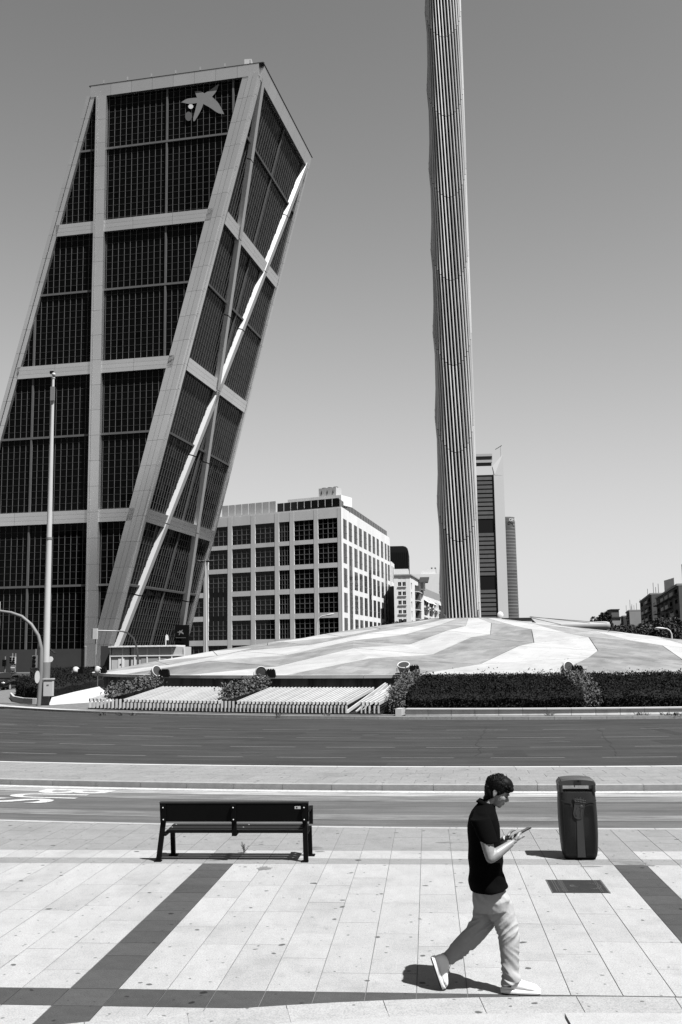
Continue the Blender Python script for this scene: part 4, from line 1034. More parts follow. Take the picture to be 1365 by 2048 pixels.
MB().obox(B.to_3d()-n*14, n*14, u*.5, Zv*(zt-.2)).build('end_wall', m_greyr, r3)
for k in range(2):
    for j in range(2): q = B.to_3d()-n*(5+j*4.5)+u*.55+Zv*(zt-4.5-k*6); MB().obox(q, -n*2.4, u*.06, Zv*1.8).build('window', m_white if j == 0 else m_dkglass, r3)
r4, A, B, u, n, zt = flats('lowest block of flats at the far end of the brick row', 1247, 1233, 520, 1242, 1236, 545, m_brick, 2, 5)
ht = thing('water_tower_block', 'small pale block with a dark boxy top beyond the poplars', 'building', (at(1232, 1260, 480).x, 480, 0))
p0, p1 = at(1222, 1240, 480), at(1242, 1240, 480); MB().box(p0.x, p1.x, 480, 492, 0, at(1230, 1235, 480).z).build('wall', m_greyr, ht); MB().box(p0.x+.6, p1.x-.4, 481, 491, at(1230, 1235, 480).z, at(1230, 1219.5, 480).z).build('tank_room', m_brick2, ht)
MB().box(p0.x-.2, p1.x+.2, 479.6, 492.4, at(1230, 1236, 480).z, at(1230, 1233.5, 480).z).build('cornice', m_seam, ht); MB().box(p0.x+.3, p1.x-.1, 480.6, 491.4, at(1230, 1219.5, 480).z, at(1230, 1218, 480).z).build('cap', m_seam, ht)
# bus interchange shed behind the obelisk
m_zinc = mat('zinc_panel', .36, .5, .08, .6, rnd=.06); m_roofdk = mat('shed_roof_edge', .03, .6)
sh_ = thing('bus_shed', 'low zinc clad shed with dark roof edge behind the mound', 'shed', (at(1020, 1250, 108).x, 108, 0))
a, b = at(972, 1255, 108), at(1060, 1255, 108); zt = at(1020, 1236, 108).z
n = 10
for i in range(n): MB().box(lerp(a.x, b.x, i/n)+.02, lerp(a.x, b.x, (i+1)/n)-.02, 108, 108.2, 0, zt-.5).build('wall_panel', m_zinc, sh_)
MB().box(a.x-.1, b.x+.2, 107.6, 122, zt-.35, zt).build('roof', m_roofdk, sh_); MB().box(a.x-.1, b.x+.2, 107.5, 107.9, zt-.62, zt-.36).build('gutter', m_lamp, sh_)
c = at(1100, 1255, 112)
for i in range(5):
    t0, t1 = i/5, (i+1)/5-.03; x0, x1 = lerp(b.x+.25, c.x, t0), lerp(b.x+.25, c.x, t1); h0, h1 = lerp(zt-.7, 3.4, t0), lerp(zt-.7, 3.4, t1)
    MB().prism([(x0, 109, 0), (x1, 110, 0), (x1, 110, h1), (x0, 109, h0)], (0, .3, 0)).build('wall_panel', m_zinc, sh_, fix=True)
MB().bar((b.x, 108.6, zt-.1), (c.x, 110.6, 3.6), .5, .22).build('roof_rake', m_roofdk, sh_)
q = at(1001, 1231, 107); MB().ell(q, (.33, 0, 0), (0, .12, 0), (0, 0, .40), 14, 8).build('satellite_dish', m_white, sh_, smooth=True)
ca = thing('tube_canopy', 'long pale rounded canopy roof of the bus station behind the mound', 'canopy', (at(1150, 1260, 128).x, 128, 0))
a, b = at(1050, 1252, 128), at(1221, 1251, 128); r_ = .52
MB().tube([(a.x, 128, a.z), (lerp(a.x, b.x, .5), 128, b.z), (b.x-.5, 128, b.z), (b.x-.1, 128, b.z), (b.x, 128, b.z)], [r_, r_, r_, r_*.8, r_*.3], 14).build('edge_tube', m_zinc, ca, smooth=True)
MB().box(a.x, b.x-.6, 128.2, 142, b.z+.15, b.z+.45).build('roof', m_zinc, ca); MB().box(a.x, b.x-.8, 128.3, 142, b.z-1.1, b.z-.45).build('fascia', m_roofdk, ca)
for i in range(4): x = lerp(a.x, b.x-1, (i+.5)/4); MB().tube([(x, 131, 0), (x, 131, b.z-.4)], .12, 8).build('post', m_roofdk, ca)
for (x0, y0, x1, y1) in ((1060, 1235, 1122, 1249), (1060, 1233, 1180, 1246), (1062, 1234, 1215, 1246)): MB().tube([at(x0, y0, 126), at(x1, y1, 127)], .035, 5).build('cable', m_seam, ca)

# ------------------------------------------------------------------ blocks added out of view behind the photographer, for the tower's metal to mirror
m_shade = mat('dark_block_render', .13, .8, .1, .2)  # dark tone chosen for the mirror image in the tower's panels
for i, (x0, wd_, y0, hh, lab) in enumerate(((-262, 46, -78, 62, 'tall grey block added behind the photographer, farthest left'), (-210, 40, -70, 84, 'tallest grey block added behind the photographer'), (-164, 44, -76, 66, 'grey block added behind the photographer, right of the tallest'), (-114, 40, -82, 52, 'lower grey block added behind the photographer'))):
    rb = thing('apartment_block', lab, 'building', (x0+wd_/2, y0, 0), 'blocks added behind the photographer for reflections')
    MB().box(x0, x0+wd_, y0-18, y0-.4, 0, hh).build('wall', m_shade, rb)
    nfl = int(hh/3.3)
    for f in range(nfl): MB().box(x0+1.2, x0+wd_-1.2, y0-.4, y0-.1, f*3.3+1.0, f*3.3+2.6).build('window_band', m_dkglass, rb)
    MB().box(x0-.4, x0+wd_+.4, y0-18.4, y0, hh, hh+.5).build('roof', m_greyr, rb)
# ------------------------------------------------------------------ trees
m_tree = mat('tree_leaf', 0.030, 0.6, 0.5, .4, spec=.15)
def tree(label, px, py_top, Y, h_off, rx, kind='round', n=2200, seed=1, name='broadleaf_tree', ls=.32):
    rnd = random.Random(seed); t = at(px, py_top, Y); root = thing(name, label, 'tree', (t.x, Y, 0), 'street trees beyond the mound'); h = t.z
    MB().tube([(t.x, Y, 0), (t.x+.2, Y, h*.4), (t.x, Y, h*.75)], [rx*.09, rx*.07, rx*.03], 7).build('trunk', m_bark, root)
    for k in range(5):
        a = k*1.3; e = Vector((t.x+math.cos(a)*rx*.6, Y+math.sin(a)*rx*.6, h*(.55+.06*k))); MB().tube([(t.x, Y, h*.38), e], [rx*.045, rx*.015], 5).build('limb', m_bark, root)
    mb = MB(); cl = []
    if kind == 'poplar': cl = [(Vector((t.x+rnd.uniform(-.3, .3)*rx, Y, h*z)), rx*rnd.uniform(.75, 1.0)*(1.35-z)) for z in [i/24 for i in range(6, 24)]]
    else:
        for _ in range(22):
            a = rnd.uniform(0, 6.28); q = rnd.random()**.5; zz = rnd.uniform(.38, .9); cl.append((Vector((t.x+math.cos(a)*q*rx*.85, Y+math.sin(a)*q*rx*.85, h*zz)), rx*rnd.uniform(.22, .42)))
    for i in range(n):
        c, r_ = cl[i % len(cl)]; d = Vector((rnd.gauss(0, 1), rnd.gauss(0, 1), rnd.gauss(0, 1))).normalized(); p = c+d*r_*rnd.uniform(.75, 1.08); p.z = min(p.z, h*rnd.uniform(.97, 1.0)); leaf(mb, p, ls*rnd.uniform(.6, 1.4), rnd)
    mb.build('crown', m_tree, root, kind='stuff')
tree('dense dark tree in front of the nearest brick flats', 1318, 1236, 215, 0, 4.6, seed=1, n=3800)
tree('dark tree between the canopy end and the second brick flats', 1287, 1246, 225, 0, 3.6, seed=2, n=3000)
tree('smaller dark tree beneath the pale side wall of the flats', 1264, 1249, 235, 0, 3.0, seed=3)
tree('dark tree partly hidden under the nearest flats, by the right edge', 1347, 1246, 230, 0, 4.5, seed=4, n=3000)
tree('dark tree left of the nearest flats, low over the mound', 1301, 1257, 190, 0, 3.0, seed=14, n=2600)
tree('low tree by the canopy end under the pale block', 1240, 1251, 200, 0, 3.2, seed=5)
tree('low tree beside the end of the rounded canopy', 1225, 1254, 180, 0, 2.6, seed=6)
tree('bushy tree in front of the white apartment block', 805, 1236, 200, 0, 2.6, seed=7, ls=.22)
tree('second bushy tree at the foot of the white apartment block', 822, 1240, 205, 0, 2.2, seed=8, ls=.22)
for k, (px, py, lab) in enumerate(((1208, 1224, 'middle poplar'), (1214, 1222, 'tallest poplar'), (1218, 1230, 'rightmost poplar'), (1201, 1229, 'left full-leaved poplar'))):
    tree(lab+' of the dark group above the canopy end', px, py, 330, 0, 1.5, 'poplar', 2200, 20+k, 'poplar', .3)
for k, (px, lab) in enumerate(((1184, 'leftmost thin pale poplar above the canopy'), (1190, 'second thin poplar above the canopy'), (1196, 'third thin poplar above the canopy'))):
    tree(lab, px, 1232, 340, 0, 1.0, 'poplar', 420, 30+k, 'poplar', .3)

# ------------------------------------------------------------------ poles, signals and street furniture
m_pole = mat('pale_painted_pole', .55, .45, .08, .6); m_poledk = mat('grey_pole', .22, .5, .1, .8)
b0 = gp(90, 1411, .03); Yp = b0.y
pole = thing('tall_pole', 'very tall pale tapering pole with a small camera on top', 'pole', b0)
MB().tube([b0, b0+Zv*2.3], .24, 14).build('base', m_poledk, pole, smooth=True)
tp_ = at(112, 757, Yp).z
MB().tube([(b0.x, Yp, 2.3), (b0.x, Yp, 9.0)], [.185, .15], 14).build('lower_shaft', m_pole, pole, smooth=True)
MB().tube([(b0.x, Yp, 9.0), (b0.x, Yp, 9.12)], .17, 14).build('collar', m_poledk, pole)
MB().tube([(b0.x, Yp, 9.12), (b0.x, Yp, tp_)], [.145, .075], 14).build('upper_shaft', m_pole, pole, smooth=True)
MB().tube([(b0.x, Yp, tp_), (b0.x, Yp, tp_+.08)], .1, 10).build('cap', m_lamp, pole)
MB().sph((b0.x+.04, Yp-.05, tp_+.22), .11).build('camera_dome', m_lamp, pole, smooth=True); MB().box(b0.x-.18, b0.x+.02, Yp-.1, Yp+.05, tp_+.28, tp_+.42).build('camera_housing', m_black, pole)
MB().box(b0.x-.09, b0.x+.14, Yp-.16, Yp-.06, tp_-1.3, tp_-.5).build('cable_clip', m_poledk, pole)
e0 = at(90, 1392, Yp-.25); e1 = at(108, 1359, Yp-.25)
cab = MB().box(e0.x, e1.x, Yp-.48, Yp-.19, e0.z, e1.z).build('control_box', m_pole, None)
tag(cab, 'pale metal control box strapped to the foot of the tall pole', 'box')
MB().box(e0.x-.04, e1.x+.04, Yp-.52, Yp-.17, e1.z+.002, e1.z+.07).build('box_lid', m_lamp, cab); MB().box((e0.x+e1.x)/2-.06, (e0.x+e1.x)/2+.06, Yp-.495, Yp-.481, e1.z-.3, e1.z-.25).build('maker_plate', m_poledk, cab)
def polyY(pts, Y): return [at(x, y, Y) for x, y in pts]
ar = thing('mast_arm', 'curved grey traffic signal mast reaching out of the left edge', 'signal mast', gp(77.5, 1413, .03))
Ya = gp(77.5, 1413, .03).y
MB().tube([gp(77.5, 1413, .03)]+polyY([(82.5, 1340), (83, 1297), (77, 1271), (63, 1249), (44, 1233), (23, 1225.5), (0, 1222), (-60, 1222)], Ya), [.115, .11, .1, .095, .09, .085, .08, .075, .07], 10).build('mast', m_poledk, ar, smooth=True)
q = at(-2, 1222, Ya); MB().box(q.x-.35, q.x+.04, Ya-.12, Ya+.1, q.z-.9, q.z+.5).build('backing_board', m_lamp, ar)
sgn = MB().loft([(at(75, 1354, Ya-.16)+Vector((0, 0, 0)), (.12, .05, 0), (0, 0, .33)), (at(75, 1354, Ya-.16)+Vector((0, .03, 0)), (.12, .05, 0), (0, 0, .33))], 18).build('round_sign', m_lamp, ar)
ar2 = thing('mast_arm', 'slim pale signal mast arching left in front of the tower foot', 'signal mast', (at(276.5, 1316, 100).x, 100, 0))
MB().tube([(at(276.5, 1316, 100).x, 100, 0)]+polyY([(276.5, 1316), (274, 1296), (268, 1277), (256, 1266), (244.5, 1262.6), (191, 1261)], 100), [.11, .1, .09, .085, .08, .07, .06], 10).build('mast', m_pole, ar2, smooth=True)
q = at(191.5, 1267, 99.8); MB().box(q.x-.22, q.x+.22, 99.6, 99.9, q.z-.55, q.z+.5).build('signal_head', m_lamp, ar2); MB().box(q.x-.3, q.x-.23, 99.55, 99.95, q.z-.5, q.z+.45).build('signal_hood', m_seam, ar2)
MB().tube([(q.x, 99.9, 0), (q.x, 99.9, q.z)], .05, 8).build('drop_pole', m_poledk, ar2)
def lamp_post(label, pts, Y, r, head=True, name='street_lamp'):
    P = polyY(pts, Y); root = thing(name, label, 'street lamp', (P[0].x, Y, 0), 'street lamps round the plaza')
    MB().tube([(P[0].x, Y, 0)]+P, [r*1.5]+[lerp(r*1.3, r*.6, i/len(P)) for i in range(len(P))], 8).build('post', m_pole, root, smooth=True)
    if head:
        d = (P[-1]-P[-2]).normalized(); e = P[-1]; MB().ell(e+d*.3, d*.62, Vector((0, .2, 0)), Vector((0, 0, .13)), 12, 8).build('lamp_head', m_lamp, root, smooth=True)
    return root, P
lamp_post('curved street lamp standing in front of the white grid windows', [(634, 1275), (634.5, 1247), (638, 1237), (645, 1232), (656, 1230)], 140, .09)
lamp_post('curved street lamp before the trees at the right', [(1344, 1278), (1343.5, 1268), (1340, 1261), (1334, 1257.5), (1327, 1257)], 120, .08)
rt_, P = lamp_post('tall lamp mast with a cluster of heads between tower and office block', [(413, 1305), (411.5, 1124)], 172, .13, False, 'lamp_mast')
for k in (-1.1, -.5, .5, 1.1): q = P[-1]+Vector((k, 0, .0)); MB().ell(q+Vector((0, 0, .15)), (.42, 0, 0), (0, .3, 0), (.1*k, 0, .2), 10, 6).build('lamp_head', m_seam, rt_)
MB().bar(P[-1]-Vector((1.3, 0, 0)), P[-1]+Vector((1.3, 0, 0)), .1, .1).build('cross_arm', m_seam, rt_)
# small signals and signs by the far junction
def signal(label, px, py, Y, w, h, m, grp='traffic signals at the far junction'):
    q = at(px, py, Y); root = thing('traffic_signal', label, 'traffic signal', (q.x, Y, 0), grp)
    MB().tube([(q.x, Y+.2, 0), (q.x, Y+.2, q.z+h)], .06, 8).build('post', m_poledk, root); MB().box(q.x-w/2, q.x+w/2, Y-.1, Y+.12, q.z-h/2, q.z+h/2).build('head', m, root)
    for i in range(3): z = q.z+h*(.32-.32*i); MB().tube([(q.x, Y-.28, z), (q.x, Y-.1, z)], h*.13, 10).build('visor', m_black, root)
signal('pale backed signal head, left of its pair above the no entry sign', 23.5, 1320.5, 88, .22, .62, m_lamp)
signal('pale backed signal head, right of its pair above the no entry sign', 29.5, 1320.5, 88, .2, .6, m_lamp)
signal('wide grey signal backboard seen from behind, left of the tall pole', 70, 1323, 90, .42, 1.1, m_poledk)
signal('dark signal head above the black car', 9, 1326, 92, .3, .6, m_black)
q = at(26.5, 1335.5, 87); ne = thing('round_sign', 'round no entry sign on a thin post beside the car', 'sign', (q.x, 87, 0))
MB().tube([(q.x, 87.05, 0), (q.x, 87.05, q.z+.2)], .035, 8).build('post', m_poledk, ne); MB().tube([(q.x, 87, q.z), (q.x, 86.97, q.z)], .24, 20).build('disc', m_poledk, ne); MB().box(q.x-.17, q.x+.17, 86.94, 86.968, q.z-.04, q.z+.04).build('bar', m_white, ne)
q = at(104, 1302, 96); so = thing('solar_panel_post', 'small tilted solar panel on a post behind the tall pole', 'sign', (q.x-.2, 96, 0))
MB().tube([(q.x-.3, 96, 0), (q.x-.3, 96, q.z)], .05, 8).build('post', m_poledk, so); MB().bar(q+Vector((-.25, 0, .25)), q+Vector((.35, 0, -.25)), .5, .06).build('panel', m_rail, so); 
q2 = at(101.5, 1318.5, 95.8); MB().tube([q2, q2-Vector((0, .04, 0))], .27, 18).build('round_plate', m_white, so)
q = at(171, 1316, 120); bo = thing('grey_bollard_post', 'plain grey post standing before the tower plinth', 'post', (q.x, 120, 0)); MB().tube([(q.x, 120, 0), (q.x, 120, at(171, 1294, 120).z)], .12, 10).build('shaft', m_poledk, bo); MB().tube([(q.x, 120, at(171, 1294, 120).z), (q.x, 120, at(171, 1293, 120).z)], .14, 10).build('cap', m_lamp, bo)
# railing
rl = thing('street_railing', 'low diamond lattice railing behind the left hedge', 'railing', (at(50, 1360, 96).x, 96, ZR))
a, b = at(21, 1361, 96), at(86, 1361, 96)
for z in (.15, .95): MB().bar((a.x, 96, z), (b.x, 96, z), .06, .06).build('rail', m_poledk, rl)
n = 8
for i in range(n):
    x0, x1 = lerp(a.x, b.x, i/n), lerp(a.x, b.x, (i+1)/n); MB().bar((x0, 96, .15), (x1, 96, .95), .04, .04).build('brace', m_poledk, rl); MB().bar((x0, 96.05, .95), (x1, 96.05, .15), .04, .04).build('brace', m_poledk, rl)
    MB().box(x0-.03, x0+.03, 95.97, 96.03, ZR, .98).build('post', m_poledk, rl)
# kiosk
m_perf = mat('perforated_screen', .55, .7, .06, 2)
kx0, kx1 = at(221, 1300, 112).x, at(369, 1300, 112).x; kz = at(300, 1292, 112).z
ki = thing('white_kiosk', 'long white kiosk with a scalloped flat roof behind the left mound', 'kiosk', ((kx0+kx1)/2, 112, 0))
MB().box(kx0+.15, kx1-.15, 112.1, 116, 0, kz-.12).build('body', m_perf, ki)
for i in range(7): x = lerp(kx0, kx1, i/6); MB().box(x-.07, x+.07, 112, 112.12, 0, kz-.1).build('frame_post', m_white, ki)
MB().box(kx0, kx1, 111.98, 112.08, kz-1.12, kz-1.0).build('frame_rail', m_white, ki)
MB().box(kx0+.9, kx0+1.6, 112.06, 112.09, kz-3.6, kz-1.3).build('door', m_white, ki); MB().box(kx0+2.2, kx0+2.34, 112.02, 112.09, 0, kz-.12).build('dark_joint', m_seam, ki)
MB().box(kx0+3.5, kx1-2, 112.06, 112.09, kz-2.6, kz-1.15).build('window_strip', m_greyr, ki)
for i in range(22): x = lerp(kx0-.15, kx1-.9, i/22); MB().box(x+.02, x+(kx1-kx0)/22-.04, 111.7, 116.3, kz-.1, kz+.02+.05*(i % 2)).build('roof_louvre', m_white, ki)
for k, x in ((0, .75), (1, 1.0)): MB().box(kx0+1.1, kx0+1.32, 112.03, 112.058, kz-2.5+.45*k, kz-2.35+.45*k).build('pictogram', m_seam, ki)
q = at(332, 1290, 114); MB().tube([(q.x, 114, kz-.05), (q.x, 114, at(332, 1271, 114).z)], .05, 8).build('roof_mast', m_white, ki); q = at(334, 1274, 114); MB().prism([(q.x-.05, 114, q.z+.3), (q.x+.15, 114, q.z+.1), (q.x+.2, 114, q.z-.35), (q.x-.05, 114, q.z-.35)], (0, .1, 0)).build('mast_box', m_white, ki, fix=True)
for i, (px, lab) in enumerate(((214, 'dark planter tub beside the white kiosk'),)):
    q = at(px, 1310, 113); d = MB().box(q.x-.7, q.x+.5, 113, 114, 0, q.z+1.0).build('dark_cabinet', m_seam, None); tag(d, 'dark boxy cabinet beside the left end of the white kiosk', 'cabinet')

# ------------------------------------------------------------------ parked car, seen head-on at the left edge
m_car = mat('black_car_paint', .008, .15, spec=.6); m_cgl = mat('windscreen', .02, .05, spec=.8); m_chr = mat('bright_trim', .7, .25, metal=.5); m_tyre = mat('tyre', .012, .8)
cx_, cy_ = gp(2, 1382, ZR).x-.2, 80.5
car = thing('black_car', 'black car facing the camera at the left edge of the photo', 'car', (cx_, cy_, ZR))
def cr_(y, hw, z0, z1, p=3.2): return ((cx_, cy_+y, ZR+(z0+z1)/2), (hw, 0, 0), (0, 0, (z1-z0)/2))
MB().loft([cr_(0, .70, .28, .62), cr_(.12, .82, .2, .78), cr_(.6, .88, .18, .90), cr_(1.3, .89, .18, .98), cr_(2.6, .90, .18, 1.0), cr_(3.9, .88, .2, 1.0), cr_(4.3, .78, .3, .9)], 24, True, 4.0).build('body', m_car, car, smooth=True)
MB().loft([cr_(1.35, .70, .9, 1.02), cr_(2.0, .62, .9, 1.42), cr_(3.0, .62, .9, 1.46), cr_(3.9, .60, .9, 1.2)], 20, True, 4.0).build('cabin', m_car, car, smooth=True)
MB().prism([(cx_-.64, cy_+1.36, ZR+1.0), (cx_+.64, cy_+1.36, ZR+1.0), (cx_+.54, cy_+1.88, ZR+1.36), (cx_-.54, cy_+1.88, ZR+1.36)], (0, -.03, .03)).build('windscreen', m_cgl, car, fix=True)
for s in (-1, 1):
    MB().ell((cx_+s*.62, cy_+.1, ZR+.64), (.17, 0, 0), (0, .1, 0), (0, 0, .09), 12, 8).build('headlight', m_chr, car, smooth=True)
    MB().ell((cx_+s*.94, cy_+1.5, ZR+1.0), (.09, 0, 0), (0, .07, 0), (0, 0, .07), 8, 6).build('mirror', m_car, car, smooth=True)
    for yy in (.85, 3.5): w = MB().tube([(cx_+s*.90, cy_+yy, ZR+.31), (cx_+s*.70, cy_+yy, ZR+.31)], .31, 18).build('wheel', m_tyre, car); MB().tube([(cx_+s*.905, cy_+yy, ZR+.31), (cx_+s*.89, cy_+yy, ZR+.31)], .19, 12).build('rim', m_chr, w)
MB().box(cx_-.3, cx_+.3, cy_-.03, cy_+.1, ZR+.53, ZR+.68).build('grille', m_chr, car); MB().box(cx_-.26, cx_+.26, cy_-.03, cy_+.1, ZR+.34, ZR+.45).build('number_plate', m_white, car); MB().box(cx_-.6, cx_+.6, cy_-.012, cy_+.1, ZR+.22, ZR+.32).build('lower_intake', m_seam, car)

# ------------------------------------------------------------------ bench, seen from behind
bench = thing('park_bench', 'black street bench with a plank back, seen from behind', 'bench', (-2.55, 13.5, 0))
xa, xb = gp(330, 1722).x, gp(612, 1722).x; yn, yf = 13.40, 13.80
zt = .735; xl0, xr0 = at(318, 1607, 13.28).x, at(616, 1607, 13.28).x
def bplank(name, p0, p1, w, th, up): return MB().bar(p0, p1, th, w, up).build(name, m_wood, bench)
lean = Vector((0, -.17, 1)).normalized()
bk = MB(); o = Vector((xl0, 13.365, .50)); bk.obox(o, (xr0-xl0, 0, 0), lean*.235, Vector((0, .045, .007))); bkp = bk.build('backrest', m_black, bench)
tpn = o+lean*.2355; MB().obox(tpn+Vector((-.002, -.004, 0)), (xr0-xl0+.004, 0, 0), (0, .053, .008), lean*.016).build('backrest_cap', mat('paler_top_edge', .035, .5, .2, 9), bench)  # top edge strip in a paler tone than the backrest
for k in range(3): MB().box(xa+.02, xb-.0, 13.43+k*.135, 13.43+k*.135+.12, .348+.012*k, .380+.012*k).build('seat_plank', m_wood, bench)
for i, x in enumerate((xa, (xa+xb)/2, xb)):
    w = .055
    if i != 1:
        MB().bar((x-(.075 if i == 0 else -.01), yn, 0), (x+.0, 13.385, .60), .06, .05, (0, 1, 0)).build('rear_leg', m_black, bench)
        MB().bar((x+.02, yf, 0), (x+.02, 13.74, .37), .055, .05, (0, 1, 0)).build('front_leg', m_black, bench)
        MB().box(x-.05-(.075 if i == 0 else 0), x+.04-(.075 if i == 0 else 0), yn-.04, yn+.04, 0, .015).build('foot_plate', m_black, bench); MB().box(x-.03, x+.08, yf-.05, yf+.05, 0, .018).build('foot_plate', m_black, bench)
        MB().bar((x, 13.38, .332), (x+.01, 13.86, .358), .05, .028).build('seat_bearer', m_black, bench)
    else:
        MB().bar((x, 13.40, .325), (x, 13.375, .60), .06, .04, (0, 1, 0)).build('centre_bracket', m_black, bench); MB().bar((x, 13.38, .332), (x, 13.84, .358), .06, .028).build('seat_bearer', m_black, bench)
    MB().bar(Vector((x, 13.35, .50)), Vector((x, 13.35, .50))+lean*.22, .06, .02, (0, 1, 0)).build('back_strap', m_black, bench)
    for z in (.53, .685): p = Vector((x, 13.332, .5))+lean*(z-.5); MB().ell(p, (.009, 0, 0), (0, .007, 0), (0, 0, .009), 8, 5).build('bolt', m_bolt, bench)
for k in range(3):
    for x in (xa+.03, (xa+xb)/2+.03+.03*k): MB().ell((x+.02*k, 13.47+.135*k, .381+.012*k), (.008, 0, 0), (0, .008, 0), (0, 0, .004), 8, 5).build('bolt', m_bolt, bench)
MB().bar((xb+.03, 13.42, .62), (xb+.03, 13.85, .62), .05, .025).build('armrest', m_black, bench); MB().bar((xb+.03, 13.83, .40), (xb+.03, 13.83, .62), .05, .03, (0, 1, 0)).build('armrest_post', m_black, bench)
p = Vector((at(590, 1615, 13.3).x, 13.345-.02, .5))+lean*.17; MB().obox(p, (.075, 0, 0), lean*.035, (0, -.002, 0)).build('sticker', m_label, bench); MB().obox(p+Vector((.018, -.003, .008)), (.018, 0, 0), lean*.02, (0, -.001, 0)).build('sticker_mark', m_seam, bench)
# weed under the bench
wd = thing('weed', 'spindly weed growing between slabs under the bench', 'weed', gp(488, 1706)); o = Vector(wd.location); rnd = random.Random(2); mb = MB()
for k in range(7):
    tip = o+Vector((rnd.uniform(-.05, .06), rnd.uniform(-.03, .03), rnd.uniform(.08, .17))); MB().tube([o, o.lerp(tip, .5)+Vector((.008, 0, 0)), tip], [.004, .003, .001], 5).build('stalk', m_leaf, wd)
    for _ in range(7): leaf(mb, o.lerp(tip, rnd.uniform(.3, 1))+Vector((rnd.gauss(0, .01), 0, 0)), .012, rnd)
mb.build('leaves', m_leaf2, wd)

# ------------------------------------------------------------------ litter bin with the city crest
m_bin = mat('dark_bin_plastic', .019, .45, .12, 6, .04, 90, spec=.2, stretch=(1, 1, .15)); m_bin2 = mat('bin_rim', .034, .38, .1, 5, spec=.4); m_binin = mat('bin_inside', .004, .9)
bc = Vector((1.865, 13.72, 0)); HB = 1.0
bn = thing('litter_bin', 'dark plastic litter bin with a raised crest and letterbox opening', 'litter bin', bc)
def brg(z, hw, hd, sh=0.0): return (bc+Vector((sh, 0, z)), Vector((hw, 0, 0)), Vector((0, hd, 0)))
# half width along the height
prof = [(.03, .205, .15), (.10, .222, .165), (.30, .236, .175), (.50, .240, .178), (.70, .236, .172), (.82, .230, .165), (.835, .229, .163)]
MB().loft([brg(z, a, b, -.016*z) for z, a, b in prof], 40, True, 4.5).build('body', m_bin, bn, smooth=False)
MB().loft([brg(0, .19, .14), brg(.035, .20, .15)], 40, True, 4.5).build('foot', m_binin, bn)
for s in (-1, 1):
    MB().loft([(bc+Vector((s*.205-.016*z, 0, z)), Vector((.026, 0, 0)), Vector((0, hd, 0))) for z, hd in ((.83, .163), (.88, .160), (.925, .155))], 16, True, 5).build('hood_side', m_bin, bn)
hood = MB(); NX = 14
for i in range(NX):
    x0, x1 = lerp(-.231, .231, i/NX), lerp(-.231, .231, (i+1)/NX); zt_ = lambda x: .985+.022-.022*(abs(x)/.231)**2-.035*max(0, (abs(x)-.19)/.041)**2
    for (ya, yb, dz) in ((-.155, -.125, -.022), (-.125, .125, 0), (.125, .155, -.022)):
        za0, zb0 = (zt_(x0)+min(dz, 0)*(1 if ya < -.13 else 0), zt_(x0)+min(dz, 0)*(1 if yb > .13 else 0)); za1, zb1 = zt_(x1)+(zt_(x0)*0)+(dz if ya < -.13 else 0), zt_(x1)+(dz if yb > .13 else 0)
        o = bc+Vector((-.015, 0, 0)); q = lambda x, y, z: o+Vector((x, y, z))
        hood.add([q(x0, ya, .915), q(x1, ya, .915), q(x1, yb, .915), q(x0, yb, .915), q(x0, ya, za0), q(x1, ya, za1), q(x1, yb, zb1), q(x0, yb, zb0)], [(0, 3, 2, 1), (4, 5, 6, 7), (0, 1, 5, 4), (1, 2, 6, 5), (2, 3, 7, 6), (3, 0, 4, 7)])
hood.build('hood', m_bin2, bn)
MB().box(bc.x-.17-.015, bc.x+.17-.015, bc.y-.12, bc.y+.12, .8355, .838).build('inside_shade_sheet', m_binin, bn)  # near-black sheet on the closed body: interior shade put into colour
MB().box(bc.x-.04-.015, bc.x+.05-.015, bc.y-.160, bc.y-.15, .93, .975).build('latch_plate', m_bin, bn); MB().box(bc.x-.012, bc.x+.012, bc.y-.163, bc.y-.159, .962, .98).build('lock', m_binin, bn)
MB().box(bc.x-.02, bc.x-.01, bc.y+.1, bc.y+.105, .86, .885).build('lock_tongue', m_binin, bn)
fy = lambda z: bc.y-.178
# centre ridge, fine ribs and shoulder creases on the front
MB().prism([bc+Vector((-.05, -.1745, .04)), bc+Vector((.05, -.1745, .04)), bc+Vector((.032, -.1765, .56)), bc+Vector((-.042, -.1765, .56))], (0, -.008, 0)).build('centre_ridge', m_bin2, bn, fix=True)
for i in range(15):
    for s in (-1, 1):
        x = s*(.065+i*.0092); top_ = .70-.05*(1-i/15)
        MB().prism([bc+Vector((x-.0022, -.150-.016*(1 if abs(x) < .19 else .6), .06)), bc+Vector((x+.0022, -.150-.016*(1 if abs(x) < .19 else .6), .06)), bc+Vector((x+.0022-.012, -.172, top_)), bc+Vector((x-.0022-.012, -.172, top_))], (0, -.008, 0)).build('fine_rib', m_bin, bn, fix=True)
for s in (-1, 1): MB().bar(bc+Vector((s*.09-.01, -.179, .695)), bc+Vector((s*.222-.01, -.168, .735)), .008, .005, (0, -1, 0)).build('shoulder_crease', m_bin, bn)
